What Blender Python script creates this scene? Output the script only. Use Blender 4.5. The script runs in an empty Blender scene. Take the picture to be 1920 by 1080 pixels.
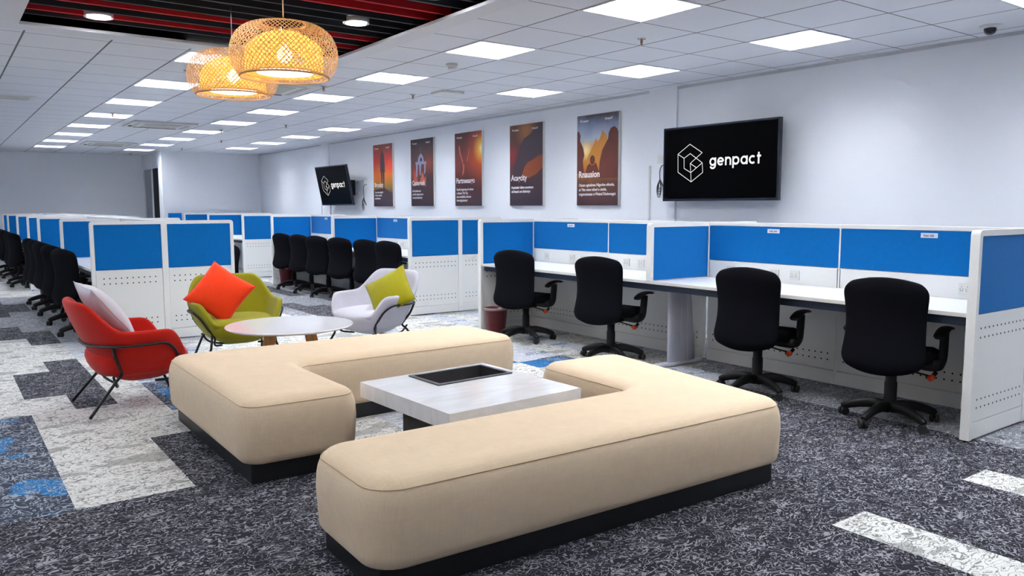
import bpy, bmesh, math, random
from mathutils import Vector, Matrix
random.seed(7)
scn = bpy.context.scene
COL = scn.collection
# ------------------------------------------------------------------ camera
yaw, pitch, roll, FP = 0.631076, -0.103045, -0.0016092, 1474.73
CAMZ = 1.4
fw = Vector((math.sin(yaw)*math.cos(pitch), math.cos(yaw)*math.cos(pitch), math.sin(pitch)))
r0 = Vector((math.cos(yaw), -math.sin(yaw), 0)); u0 = r0.cross(fw)
rt = r0*math.cos(roll) + u0*math.sin(roll); up = -r0*math.sin(roll) + u0*math.cos(roll)
cam = bpy.data.cameras.new('camera'); camo = bpy.data.objects.new('camera', cam); COL.objects.link(camo)
cam.sensor_width = 36; cam.lens = FP/1920*36; cam.clip_start = 0.05; cam.clip_end = 100
M = Matrix((rt, up, -fw)).transposed().to_4x4(); M.translation = Vector((0, 0, CAMZ)); camo.matrix_world = M
scn.camera = camo
# ------------------------------------------------------------------ world, exposure
w = bpy.data.worlds.new('world'); scn.world = w; w.use_nodes = True
w.node_tree.nodes['Background'].inputs[0].default_value = (0.8, 0.87, 1, 1)
w.node_tree.nodes['Background'].inputs[1].default_value = 0.05
scn.view_settings.view_transform = 'Standard'; scn.view_settings.look = 'None'
scn.view_settings.exposure = 1.42; scn.view_settings.gamma = 1.0; scn.view_settings.use_curve_mapping = False
TROFFER_W = 24.0; DOWN_W = 70.0; BULB_W = 34.0
scn.cycles.max_bounces = 8; scn.cycles.diffuse_bounces = 5; scn.cycles.transparent_max_bounces = 12
scn.cycles.sample_clamp_indirect = 0

PI = math.pi; R = math.radians
# ------------------------------------------------------------------ materials
def mat(name, col, rough=0.5, metal=0.0, spec=0.5, emit=None, es=0.0, bump=0.0, bscale=200, trans=0.0, mottled=0.0, coat=0.0, sheen=0.0):
    m = bpy.data.materials.new(name); m.use_nodes = True; nt = m.node_tree; b = nt.nodes['Principled BSDF']
    b.inputs['Base Color'].default_value = (*col, 1); b.inputs['Roughness'].default_value = rough
    b.inputs['Metallic'].default_value = metal; b.inputs['Specular IOR Level'].default_value = spec
    b.inputs['Coat Weight'].default_value = coat; b.inputs['Sheen Weight'].default_value = sheen
    b.inputs['Transmission Weight'].default_value = trans
    if emit: b.inputs['Emission Color'].default_value = (*emit, 1); b.inputs['Emission Strength'].default_value = es
    if bump or mottled:
        tc = nt.nodes.new('ShaderNodeTexCoord')
        n = nt.nodes.new('ShaderNodeTexNoise'); n.inputs['Scale'].default_value = bscale; n.inputs['Detail'].default_value = 3
        nt.links.new(tc.outputs['Object'], n.inputs['Vector'])
        if bump:
            bp = nt.nodes.new('ShaderNodeBump'); bp.inputs['Strength'].default_value = bump; bp.inputs['Distance'].default_value = 0.002
            nt.links.new(n.outputs['Fac'], bp.inputs['Height']); nt.links.new(bp.outputs['Normal'], b.inputs['Normal'])
        if mottled:
            n2 = nt.nodes.new('ShaderNodeTexNoise'); n2.inputs['Scale'].default_value = bscale*0.6; n2.inputs['Detail'].default_value = 4
            nt.links.new(tc.outputs['Object'], n2.inputs['Vector'])
            mx = nt.nodes.new('ShaderNodeMix'); mx.data_type = 'RGBA'
            mx.inputs[6].default_value = (*[c*(1-mottled) for c in col], 1); mx.inputs[7].default_value = (*[min(1, c*(1+mottled)) for c in col], 1)
            nt.links.new(n2.outputs['Fac'], mx.inputs[0]); nt.links.new(mx.outputs[2], b.inputs['Base Color'])
    return m
def emis(name, col, s):
    m = bpy.data.materials.new(name); m.use_nodes = True; nt = m.node_tree; nt.nodes.clear()
    e = nt.nodes.new('ShaderNodeEmission'); e.inputs[0].default_value = (*col, 1); e.inputs[1].default_value = s
    o = nt.nodes.new('ShaderNodeOutputMaterial'); nt.links.new(e.outputs[0], o.inputs[0]); return m
def woven(name, col, warp=400, bump=0.35, var=0.12):
    """plain woven cloth: crossed fine waves on the colour and the bump"""
    m = mat(name, col, 0.9, spec=0.2, sheen=0.15); nt = m.node_tree; b = nt.nodes['Principled BSDF']
    tc = nt.nodes.new('ShaderNodeTexCoord'); outs = []
    for sc in ((warp, warp*0.06, warp*0.06), (warp*0.06, warp, warp*0.06), (warp*0.05, warp*0.05, warp)):
        mp = nt.nodes.new('ShaderNodeMapping'); mp.inputs['Scale'].default_value = sc
        n = nt.nodes.new('ShaderNodeTexNoise'); n.inputs['Scale'].default_value = 1; n.inputs['Detail'].default_value = 2
        nt.links.new(tc.outputs['Object'], mp.inputs[0]); nt.links.new(mp.outputs[0], n.inputs['Vector']); outs.append(n)
    a = nt.nodes.new('ShaderNodeMath'); a.operation = 'ADD'; nt.links.new(outs[0].outputs['Fac'], a.inputs[0]); nt.links.new(outs[1].outputs['Fac'], a.inputs[1])
    a2 = nt.nodes.new('ShaderNodeMath'); a2.operation = 'ADD'; nt.links.new(a.outputs[0], a2.inputs[0]); nt.links.new(outs[2].outputs['Fac'], a2.inputs[1])
    mr = nt.nodes.new('ShaderNodeMapRange'); mr.inputs[1].default_value = 1.1; mr.inputs[2].default_value = 1.9
    nt.links.new(a2.outputs[0], mr.inputs[0])
    mx = nt.nodes.new('ShaderNodeMix'); mx.data_type = 'RGBA'
    mx.inputs[6].default_value = (*[c*(1-var) for c in col], 1); mx.inputs[7].default_value = (*[min(1, c*(1+var)) for c in col], 1)
    nt.links.new(mr.outputs[0], mx.inputs[0]); nt.links.new(mx.outputs[2], b.inputs['Base Color'])
    bp = nt.nodes.new('ShaderNodeBump'); bp.inputs['Strength'].default_value = bump; bp.inputs['Distance'].default_value = 0.001
    nt.links.new(a2.outputs[0], bp.inputs['Height']); nt.links.new(bp.outputs['Normal'], b.inputs['Normal'])
    return m

WALL = mat('wall_paint', (0.74, 0.76, 0.80), 0.7, bump=0.05, bscale=60)
TRIMW = mat('ceiling_border_paint', (0.62, 0.64, 0.68), 0.8)
WHITE = mat('white_powder_coat', (0.78, 0.78, 0.76), 0.35, bump=0.04, bscale=300)
STEEL = mat('white_steel_sheet', (0.76, 0.76, 0.74), 0.4)
BLACKHOLE = mat('dark_hole', (0.01, 0.01, 0.012), 0.9)
BLUE = woven('blue_fabric', (0.0, 0.135, 0.43), 500, 0.2, 0.06)
LAM = mat('white_laminate', (0.66, 0.67, 0.70), 0.28)
EDGE = mat('pale_edge_band', (0.68, 0.67, 0.62), 0.5)
NAVY = mat('navy_rail', (0.008, 0.02, 0.05), 0.5)
ALU = mat('silver_aluminium', (0.66, 0.66, 0.73), 0.4, metal=0.15)
CHF = mat('black_chair_fabric', (0.0028, 0.003, 0.0058), 0.9, spec=0.12, bump=0.3, bscale=500, sheen=0.0)
CHP = mat('black_plastic', (0.005, 0.005, 0.006), 0.5, spec=0.35)
ORANGE = mat('orange_plastic', (0.75, 0.06, 0.01), 0.4)
RUBBER = mat('rubber', (0.015, 0.015, 0.015), 0.7)
SOCK = mat('socket_plastic', (0.66, 0.66, 0.63), 0.3)
GREEN = mat('green_mark', (0.0, 0.42, 0.1), 0.5)
PAPER = mat('label_paper', (0.72, 0.76, 0.85), 0.6)
INK = mat('label_ink', (0.03, 0.03, 0.05), 0.6)
WINE = mat('wine_red_plastic', (0.12, 0.004, 0.012), 0.4)
LINER = mat('clear_bin_liner', (0.30, 0.20, 0.21), 0.25)
BEIGE = woven('beige_linen', (0.74, 0.58, 0.40), 260, 0.3, 0.05)
PIPING = mat('beige_piping', (0.60, 0.45, 0.29), 0.9)
PLINTH = mat('black_plinth', (0.008, 0.009, 0.011), 0.35)
REDF = woven('red_wool', (0.52, 0.012, 0.005), 450, 0.2, 0.05)
LIMEF = woven('olive_green_wool', (0.255, 0.235, 0.004), 450, 0.2, 0.05)
GREYF = woven('pale_grey_wool', (0.48, 0.47, 0.53), 450, 0.2, 0.05)
CUSHR = woven('orange_red_cushion', (0.86, 0.045, 0.004), 380, 0.25, 0.04)
CUSHL = woven('mustard_green_cushion', (0.31, 0.28, 0.004), 380, 0.25, 0.05)
CUSHW = woven('white_cushion', (0.66, 0.64, 0.70), 380, 0.25, 0.04)
TUBE = mat('black_steel_tube', (0.012, 0.012, 0.013), 0.35, metal=0.3)
WOOD = mat('oak_leg', (0.50, 0.24, 0.075), 0.5, mottled=0.15, bscale=40)
TOPW = mat('white_lacquer', (0.84, 0.84, 0.86), 0.12, coat=0.3)
TVB = mat('tv_bezel', (0.012, 0.016, 0.028), 0.25)
TVS = mat('tv_screen', (0.0015, 0.0015, 0.002), 0.3, spec=0.03)
LOGO = emis('screen_white', (1, 1, 1), 0.36)
GREYP = mat('grey_vent_plastic', (0.60, 0.61, 0.60), 0.5)
VENT = mat('vent_beige', (0.42, 0.42, 0.38), 0.6)
DARK = mat('dark_gap', (0.006, 0.006, 0.008), 0.8)
SLATB = mat('charcoal_slat', (0.016, 0.018, 0.024), 0.6, spec=0.25)
SLATR = mat('red_slat', (0.38, 0.005, 0.010), 0.6, spec=0.25)
PLEN = mat('plenum_black', (0.001, 0.001, 0.001), 1.0, spec=0.0)
CHROME = mat('chrome', (0.7, 0.7, 0.72), 0.2, metal=1)
BRASS = mat('brass', (0.35, 0.2, 0.12), 0.3, metal=0.8)
LOUV = mat('louvre_aluminium', (0.85, 0.86, 0.9), 0.25, metal=0.6)
TRE = emis('troffer_tube_glow', (0.95, 0.975, 1.0), TROFFER_W)
DLE = emis('downlight_glow', (0.97, 0.98, 1.0), DOWN_W)
BULB = emis('warm_bulb', (1.0, 0.84, 0.60), BULB_W)
DIFF = emis('warm_diffuser', (1.0, 0.90, 0.70), 1.6)
BAMB = mat('bamboo_strip', (0.62, 0.42, 0.22), 0.6, mottled=0.2, bscale=25)
BAMI = mat('amber_bamboo_strip', (0.72, 0.36, 0.07), 0.6, mottled=0.15, bscale=25)
for bm_ in (BAMB, BAMI):     # thin strips let some light through
    nt = bm_.node_tree; b = nt.nodes['Principled BSDF']; o = nt.nodes['Material Output']
    tl = nt.nodes.new('ShaderNodeBsdfTranslucent'); tl.inputs[0].default_value = (0.80, 0.52, 0.24, 1) if bm_ is BAMB else (0.95, 0.60, 0.13, 1)
    ms = nt.nodes.new('ShaderNodeMixShader'); ms.inputs[0].default_value = 0.25 if bm_ is BAMB else 0.5
    nt.links.new(b.outputs[0], ms.inputs[1]); nt.links.new(tl.outputs[0], ms.inputs[2]); nt.links.new(ms.outputs[0], o.inputs[0])
GLASSD = mat('dark_door_glass', (0.003, 0.004, 0.006), 0.5, spec=0.05)
GLASSG = mat('grey_door_glass', (0.16, 0.18, 0.20), 0.15)
CABLE = mat('black_cable', (0.01, 0.01, 0.01), 0.5)
LAMPOFF = mat('downlight_rim', (0.7, 0.7, 0.72), 0.3)

def marble():
    m = mat('white_marble', (0.8, 0.81, 0.83), 0.07, coat=0.5); nt = m.node_tree; b = nt.nodes['Principled BSDF']
    tc = nt.nodes.new('ShaderNodeTexCoord'); mp = nt.nodes.new('ShaderNodeMapping')
    mp.inputs['Scale'].default_value = (1.2, 5.0, 2.0); mp.inputs['Rotation'].default_value = (0, 0, 0.12)
    n = nt.nodes.new('ShaderNodeTexNoise'); n.inputs['Scale'].default_value = 2.2; n.inputs['Detail'].default_value = 5; n.inputs['Distortion'].default_value = 1.2
    cr = nt.nodes.new('ShaderNodeValToRGB'); e = cr.color_ramp.elements
    e[0].position = 0.30; e[0].color = (0.80, 0.81, 0.81, 1); e[1].position = 0.62; e[1].color = (0.92, 0.93, 0.95, 1)
    nt.links.new(tc.outputs['Object'], mp.inputs[0]); nt.links.new(mp.outputs[0], n.inputs['Vector'])
    nt.links.new(n.outputs['Fac'], cr.inputs[0]); nt.links.new(cr.outputs[0], b.inputs['Base Color']); return m
MARB = marble()

def ceiling_mat():
    m = mat('mineral_tile', (0.66, 0.68, 0.73), 0.85); nt = m.node_tree; b = nt.nodes['Principled BSDF']
    ge = nt.nodes.new('ShaderNodeTexCoord'); sx = nt.nodes.new('ShaderNodeSeparateXYZ'); nt.links.new(ge.outputs['Object'], sx.inputs[0])
    def line(out, off, wd):
        a = nt.nodes.new('ShaderNodeMath'); a.operation = 'ADD'; a.inputs[1].default_value = 60.0 - off + 0.3; nt.links.new(out, a.inputs[0])
        mo = nt.nodes.new('ShaderNodeMath'); mo.operation = 'MODULO'; mo.inputs[1].default_value = 0.6; nt.links.new(a.outputs[0], mo.inputs[0])
        s = nt.nodes.new('ShaderNodeMath'); s.operation = 'SUBTRACT'; s.inputs[1].default_value = 0.3; nt.links.new(mo.outputs[0], s.inputs[0])
        ab = nt.nodes.new('ShaderNodeMath'); ab.operation = 'ABSOLUTE'; nt.links.new(s.outputs[0], ab.inputs[0])
        lt = nt.nodes.new('ShaderNodeMath'); lt.operation = 'LESS_THAN'; lt.inputs[1].default_value = wd; nt.links.new(ab.outputs[0], lt.inputs[0])
        return lt
    l1 = line(sx.outputs[0], 1.235, 0.0075); l2 = line(sx.outputs[1], 0.0, 0.0055)
    mx = nt.nodes.new('ShaderNodeMath'); mx.operation = 'MAXIMUM'; nt.links.new(l1.outputs[0], mx.inputs[0]); nt.links.new(l2.outputs[0], mx.inputs[1])
    n = nt.nodes.new('ShaderNodeTexNoise'); n.inputs['Scale'].default_value = 2.0; nt.links.new(ge.outputs['Object'], n.inputs['Vector'])
    c1 = nt.nodes.new('ShaderNodeMix'); c1.data_type = 'RGBA'; c1.inputs[6].default_value = (0.63, 0.655, 0.705, 1); c1.inputs[7].default_value = (0.69, 0.705, 0.75, 1)
    nt.links.new(n.outputs['Fac'], c1.inputs[0])
    c = nt.nodes.new('ShaderNodeMix'); c.data_type = 'RGBA'; c.inputs[7].default_value = (0.11, 0.12, 0.13, 1)
    nt.links.new(c1.outputs[2], c.inputs[6]); nt.links.new(mx.outputs[0], c.inputs[0]); nt.links.new(c.outputs[2], b.inputs['Base Color'])
    return m
CEIL = ceiling_mat()

def carpet(name, base, fleck, patch, amount, sx=1.0, sy=1.0, patch_t=0.62, wide=0.05):
    """loop-pile carpet: ground colour, wriggling flecks of a second colour, blotches of a third"""
    m = mat(name, base, 0.95, spec=0.1); nt = m.node_tree; b = nt.nodes['Principled BSDF']
    tc = nt.nodes.new('ShaderNodeTexCoord'); mp = nt.nodes.new('ShaderNodeMapping'); mp.inputs['Scale'].default_value = (sx, sy, 1)
    nt.links.new(tc.outputs['Object'], mp.inputs[0])
    def noise(scale, det, dist=0.0, rough=0.5):
        n = nt.nodes.new('ShaderNodeTexNoise'); n.inputs['Scale'].default_value = scale; n.inputs['Detail'].default_value = det
        n.inputs['Distortion'].default_value = dist; n.inputs['Roughness'].default_value = rough
        nt.links.new(mp.outputs[0], n.inputs['Vector']); return n
    def mth(op, a, bb):
        x = nt.nodes.new('ShaderNodeMath'); x.operation = op
        for i, v in enumerate((a, bb)):
            if isinstance(v, (int, float)): x.inputs[i].default_value = v
            elif v is not None: nt.links.new(v, x.inputs[i])
        return x.outputs[0]
    n1 = noise(17, 0.8, 2.2); big = noise(3.2, 3); med = noise(9, 2, 0.5)
    ridge = mth('ABSOLUTE', mth('SUBTRACT', n1.outputs['Fac'], 0.5), None)
    thr = mth('MULTIPLY', mth('ADD', med.outputs['Fac'], amount-0.5), wide*2)
    worm = mth('LESS_THAN', ridge, thr)
    spot = mth('GREATER_THAN', noise(38, 1, 1.0).outputs['Fac'], mth('SUBTRACT', 0.90, mth('MULTIPLY', big.outputs['Fac'], 0.34)))
    fl = mth('MAXIMUM', worm, spot)
    pt = mth('GREATER_THAN', big.outputs['Fac'], patch_t)
    c0 = nt.nodes.new('ShaderNodeMix'); c0.data_type = 'RGBA'; c0.inputs[6].default_value = (*base, 1); c0.inputs[7].default_value = (*patch, 1); nt.links.new(pt, c0.inputs[0])
    c1 = nt.nodes.new('ShaderNodeMix'); c1.data_type = 'RGBA'; c1.inputs[7].default_value = (*fleck, 1)
    nt.links.new(c0.outputs[2], c1.inputs[6]); nt.links.new(fl, c1.inputs[0]); nt.links.new(c1.outputs[2], b.inputs['Base Color'])
    bp = nt.nodes.new('ShaderNodeBump'); bp.inputs['Strength'].default_value = 0.4; bp.inputs['Distance'].default_value = 0.003
    n4 = noise(220, 2); nt.links.new(n4.outputs['Fac'], bp.inputs['Height']); nt.links.new(bp.outputs['Normal'], b.inputs['Normal'])
    return m
CARP = [carpet('carpet_dark', (0.022, 0.022, 0.030), (0.27, 0.27, 0.30), (0.032, 0.032, 0.044), 0.34, 1.0, 1.35),
        carpet('carpet_light', (0.62, 0.62, 0.60), (0.22, 0.22, 0.215), (0.38, 0.38, 0.365), 0.40, 0.75, 1.3, 0.58),
        carpet('carpet_mid', (0.17, 0.175, 0.20), (0.42, 0.43, 0.46), (0.10, 0.105, 0.13), 0.45, 0.8, 1.2),
        carpet('carpet_blue', (0.045, 0.055, 0.08), (0.30, 0.33, 0.38), (0.02, 0.15, 0.36), 0.38, 1.0, 0.8, 0.56),
        carpet('carpet_pale_blue', (0.36, 0.38, 0.43), (0.56, 0.57, 0.60), (0.12, 0.17, 0.26), 0.45, 0.6, 1.4, 0.60),
        carpet('carpet_solid_blue', (0.02, 0.11, 0.27), (0.07, 0.20, 0.42), (0.02, 0.10, 0.24), 0.40, 0.8, 1.4)]

BLUE.node_tree.nodes['Principled BSDF'].inputs['Sheen Weight'].default_value = 0.3
BLUE.node_tree.nodes['Principled BSDF'].inputs['Sheen Roughness'].default_value = 0.35
BLUE.node_tree.nodes['Principled BSDF'].inputs['Sheen Tint'].default_value = (0.6, 0.85, 1, 1)
# ------------------------------------------------------------------ mesh helpers
def newbm(): return bmesh.new()
def box(bm, x0, x1, y0, y1, z0, z1, b=0.0, mi=0, seg=2):
    if x0 > x1: x0, x1 = x1, x0
    if y0 > y1: y0, y1 = y1, y0
    vs = [bm.verts.new(p) for p in ((x0,y0,z0),(x1,y0,z0),(x1,y1,z0),(x0,y1,z0),(x0,y0,z1),(x1,y0,z1),(x1,y1,z1),(x0,y1,z1))]
    fs = [bm.faces.new([vs[i] for i in q]) for q in ((3,2,1,0),(4,5,6,7),(0,1,5,4),(1,2,6,5),(2,3,7,6),(3,0,4,7))]
    for f in fs: f.material_index = mi
    if b:
        es = list({e for f in fs for e in f.edges})
        r = bmesh.ops.bevel(bm, geom=es, offset=b, segments=seg, affect='EDGES', profile=0.5)
        for f in r['faces']: f.material_index = mi
        vset = {v for f in r['faces'] for v in f.verts} | {v for v in vs if v.is_valid}
        return list(vset)
    return vs
def tube(bm, pts, r, n=8, closed=False, mi=0, radii=None, flat=1.0):
    pts = [Vector(p) for p in pts]; rings = []; N = len(pts); prev = None
    for i, p in enumerate(pts):
        if closed: t = pts[(i+1) % N]-pts[i-1]
        else: t = pts[min(i+1, N-1)]-pts[max(i-1, 0)]
        t.normalize()
        if prev is None:
            a = Vector((0, 0, 1)) if abs(t.z) < 0.9 else Vector((1, 0, 0)); u = t.cross(a).normalized()
        else:
            u = (prev - t*prev.dot(t)).normalized()
        prev = u; v = t.cross(u); rr = radii[i] if radii else r
        rings.append([bm.verts.new(p + u*math.cos(2*PI*k/n)*rr + v*math.sin(2*PI*k/n)*rr*flat) for k in range(n)])
    for i in range(N if closed else N-1):
        A, B = rings[i], rings[(i+1) % N]
        for k in range(n):
            f = bm.faces.new((A[k], A[(k+1) % n], B[(k+1) % n], B[k])); f.smooth = True; f.material_index = mi
    if not closed:
        for rg, s in ((rings[0], -1), (rings[-1], 1)):
            f = bm.faces.new(rg if s > 0 else rg[::-1]); f.material_index = mi
def lathe(bm, prof, c=(0, 0, 0), n=24, mi=0, axis='z', cap=True, sx=1, sy=1):
    rings = []
    for (r, z) in prof:
        ring = []
        for k in range(n):
            a = 2*PI*k/n; p = (r*math.cos(a)*sx, r*math.sin(a)*sy, z)
            if axis == 'x': p = (p[2], p[0], p[1])
            if axis == 'y': p = (p[1], p[2], p[0])
            ring.append(bm.verts.new((p[0]+c[0], p[1]+c[1], p[2]+c[2])))
        rings.append(ring)
    for A, B in zip(rings, rings[1:]):
        for k in range(n):
            f = bm.faces.new((A[k], A[(k+1) % n], B[(k+1) % n], B[k])); f.smooth = True; f.material_index = mi
    if cap:
        f = bm.faces.new(rings[0][::-1]); f.material_index = mi
        f = bm.faces.new(rings[-1]); f.material_index = mi
def smoothpts(pts, n=6):
    """Catmull-Rom through the points"""
    P = [Vector(p) for p in pts]; P = [P[0]*2-P[1]] + P + [P[-1]*2-P[-2]]; out = []
    for i in range(1, len(P)-2):
        for k in range(n):
            t = k/n; a, b, c, d = P[i-1], P[i], P[i+1], P[i+2]
            out.append(0.5*((2*b)+(c-a)*t+(2*a-5*b+4*c-d)*t*t+(3*b-a-3*c+d)*t**3))
    out.append(P[-2]); return out
def obj(name, bm, mats, parent=None, smooth=False, loc=None):
    bmesh.ops.recalc_face_normals(bm, faces=bm.faces)
    me = bpy.data.meshes.new(name); bm.to_mesh(me); bm.free()
    for m in (mats if isinstance(mats, (list, tuple)) else [mats]): me.materials.append(m)
    if smooth:
        for p in me.polygons: p.use_smooth = True
    o = bpy.data.objects.new(name, me); COL.objects.link(o)
    if parent: o.parent = parent
    if loc: o.location = loc
    return o
def weighted(o):
    md = o.modifiers.new('normals', 'WEIGHTED_NORMAL'); md.keep_sharp = True
    for p in o.data.polygons: p.use_smooth = True
def tag(o, label, cat, group=None):
    o['label'] = label; o['category'] = cat
    if group: o['group'] = group
    return o
def thing(name, label, cat, loc=(0, 0, 0), rz=0.0, group=None):
    o = bpy.data.objects.new(name, None); COL.objects.link(o); o.empty_display_size = 0.1
    o.location = loc; o.rotation_euler = (0, 0, rz); return tag(o, label, cat, group)
def struct(name, bm, m):
    o = obj(name, bm, m); o['kind'] = 'structure'; return o
def dup(root, loc, rz, label, group=None):
    r = root.copy(); COL.objects.link(r); r.location = loc; r.rotation_euler = (0, 0, rz); r['label'] = label
    if group: r['group'] = group
    def rec(src, dst):
        for ch in list(src.children):
            c = ch.copy(); COL.objects.link(c); c.parent = dst; rec(ch, c)
    rec(root, r); return r
def text_mesh(name, body, size, m, parent, mat4, depth=0.0005, bold=0.0, sx=1.0, align='LEFT'):
    cu = bpy.data.curves.new(name, 'FONT'); cu.body = body; cu.size = size; cu.extrude = depth; cu.offset = bold; cu.align_x = align
    cu.resolution_u = 3
    t = bpy.data.objects.new(name, cu); COL.objects.link(t)
    dg = bpy.context.evaluated_depsgraph_get(); me = bpy.data.meshes.new_from_object(t.evaluated_get(dg))
    bpy.data.objects.remove(t); bpy.data.curves.remove(cu)
    me.materials.clear(); me.materials.append(m)
    me.transform(Matrix.Diagonal((sx, 1, 1, 1))); me.transform(mat4)
    o = bpy.data.objects.new(name, me); COL.objects.link(o); o.parent = parent; return o

# ------------------------------------------------------------------ room shell
XR, YB, YF, XL, Y0, ZC, XC = 6.80, 20.24, 22.40, -5.4, -3.0, 2.733, 4.44
RX0, RX1, RY0, RY1 = 0.58, 3.03, 0.6, 6.88
# floor of carpet planks
def tone(cx, cy, h):
    if cy < 4.05:
        if 3.1 < cx < 3.37 and cy < 1.87: return 1
        if 4.17 < cx < 4.46 and 1.0 < cy < 1.80: return 1
        if cx > 5.05: return 2
        if cx < 0.4 and cy < 2.5 and h < 0.1: return 2
        return 0
    if cx < 0.446: return 3 if cy < 6.13 else (1 if cy < 9.3 else (2 if h < 0.6 else 0))
    if cx < 0.713 and 6.66 < cy < 7.70: return 0
    if 0.713 < cx < 0.98 and 6.13 < cy < 8.24: return 0
    if cx < 0.98 and cy < 9.3: return 1
    if 0.98 < cx < 3.9 and cy < 5.09 and cx < 1.9: return 0
    if 1.247 < cx < 1.514 and 5.70 < cy < 6.75: return 3
    if 3.98 < cx < 4.25 and 5.62 < cy < 5.86: return 5
    if 4.25 < cx < 4.52 and 5.32 < cy < 5.62: return 5
    if 4.52 < cx < 4.79 and 5.42 < cy < 5.66: return 3
    if cx > 3.0 and cy < 5.0: return 2 if h < 0.5 else 4
    if cy < 9.3: return 1 if h < 0.62 else 4
    if cx > 1.3 and cx < 4.0 and cy < 9.9: return 1
    if cy < 14.4: return 0 if h < 0.35 else 2
    if cy < 17.2: return 1 if h < 0.7 else 4
    return 2 if h < 0.5 else 1
bm = newbm(); PW = 0.2668; PL = 1.045
ncol = int((XR-XL)/PW)+2; c_start = int((XL-0.446)/PW)-1
special = {10: [1.87], 14: [1.80, 1.0], 13: [5.62, 5.86], 15: [5.42, 5.66], 1: [], -1: [4.08]}
for ci in range(c_start, c_start+ncol+1):
    xa = max(XL, 0.446+ci*PW); xb = min(XR+0.05, 0.446+(ci+1)*PW)
    if xb <= xa: continue
    off = {0: 6.66, 1: 6.13-PL*0, -1: 6.13, 2: 5.09, 3: 5.70}.get(ci, random.random()*PL)
    ys = [off + k*PL for k in range(-12, 20)]
    ys = [y for y in ys if Y0 < y < YF and not (abs(y-4.05) < 0.45)] + [Y0, YF, 4.05] + special.get(ci, [])
    if ci == 14: ys += [5.32, 5.62]
    ys = sorted(set(round(y, 3) for y in ys))
    for ya, yb in zip(ys, ys[1:]):
        t = tone((xa+xb)/2, (ya+yb)/2, random.random())
        f = bm.faces.new([bm.verts.new(p) for p in ((xa, ya, 0), (xb, ya, 0), (xb, yb, 0), (xa, yb, 0))]); f.material_index = t
struct('floor', bm, CARP)

def wall(name, parts, m=WALL):
    bm = newbm()
    for p in parts: box(bm, *p)
    return struct(name, bm, m)
wall('wall_right', [(XR, XR+0.15, Y0, YB+0.1, 0, 2.95)])
wall('trim_1', [(XR-0.03, XR, 6.14, 6.56, 0, ZC)])              # pilaster
wall('trim_2', [(XR-0.03, XR, 15.80, 16.20, 0, ZC)])
wall('wall_back', [(XC, XR+0.15, YB, YB+0.1, 0, 2.95)])
wall('wall_side', [(XC, XC+0.1, YB+0.1, 20.62, 0, 2.95), (XC, XC+0.1, 20.62, YF, 2.42, 2.95)])
wall('wall_far', [(XL, XC+0.1, YF, YF+0.12, 0, 2.95)])
wall('wall_left', [(XL-0.12, XL, Y0, YF, 0, 2.95)])
wall('wall_rear', [(XL, XR+0.15, Y0-0.12, Y0, 0, 2.95)])
# glazed door in the side wall
d = thing('door_1', 'x', 'x'); del d['label']; del d['category']; d['kind'] = 'structure'
bm = newbm()
for y0, y1 in ((20.62, 20.68), (21.43, 21.49), (22.33, YF)): box(bm, XC+0.02, XC+0.09, y0, y1, 0, 2.36, 0.003)
box(bm, XC+0.02, XC+0.09, 20.62, YF, 2.36, 2.42)
obj('door_frame', bm, ALU, d)
bm = newbm(); box(bm, XC+0.05, XC+0.06, 20.68, 21.43, 0.02, 2.36); obj('dark_glass', bm, GLASSD, d)
bm = newbm(); box(bm, XC+0.05, XC+0.06, 21.49, 22.33, 0.02, 2.36); obj('grey_glass', bm, GLASSG, d)
# recess slab ring, ceiling tiles and recessed fixture cells
TX = [0.035+1.8*k for k in range(-3, 4)]; TY = [1.8*k for k in range(-1, 12)]  # rows and columns out of view continue the grid, added for lighting
def is_troffer(x, y):
    return not (x+0.6 > RX0-0.01 and x < RX1 and y < RY1)
troffers = [(x, y) for x in TX for y in TY if is_troffer(x, y)]
troffers = [(x, y) for x, y in troffers if abs(x-0.035) > 0.1 and x >= -3.6 and not (x > XC-0.3 and y > 19.6)]
BX0, BX1, BY1 = 0.44, 3.20, 7.10       # plain border outside the recess
bm = newbm()
def skip(xa, ya):
    for tx, ty in troffers:
        if abs(xa-tx) < 0.05 and abs(ya-ty) < 0.05: return True
    return False
nx0 = int(math.floor((XL-1.235)/0.6)); nx1 = int(math.ceil((XR-1.235)/0.6))
for i in range(nx0, nx1):
    for k in range(-5, 38):
        xa, xb, ya, yb = 1.235+0.6*i, 1.235+0.6*(i+1), 0.6*k, 0.6*(k+1)
        if skip(xa, ya): continue
        xa, xb, ya, yb = max(xa, XL), min(xb, XR), max(ya, Y0), min(yb, YF)
        if xb-xa < 1e-3 or yb-ya < 1e-3: continue
        # cut away the bordered recess
        cells = [(xa, xb, ya, yb)]
        if ya < BY1 and xb > BX0 and xa < BX1:
            cells = []
            if yb > BY1: cells.append((xa, xb, BY1, yb)); yb2 = BY1
            else: yb2 = yb
            if xa < BX0: cells.append((xa, BX0, ya, yb2))
            if xb > BX1: cells.append((BX1, xb, ya, yb2))
        for c in cells: box(bm, c[0], c[1], c[2], c[3], ZC, ZC+0.018)
struct('ceiling', bm, CEIL)
bm = newbm()
for c in ((BX0, RX0, Y0, BY1), (RX1, BX1, Y0, BY1), (RX0, RX1, RY1, BY1), (RX0, RX1, Y0, RY0)):
    box(bm, c[0], c[1], c[2], c[3], ZC-0.002, ZC+0.02)
struct('trim_3', bm, TRIMW)
bm = newbm()                                                      # dark void above the slats and the tiles
box(bm, XL, XR, Y0, YF, 3.05, 3.10)
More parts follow.
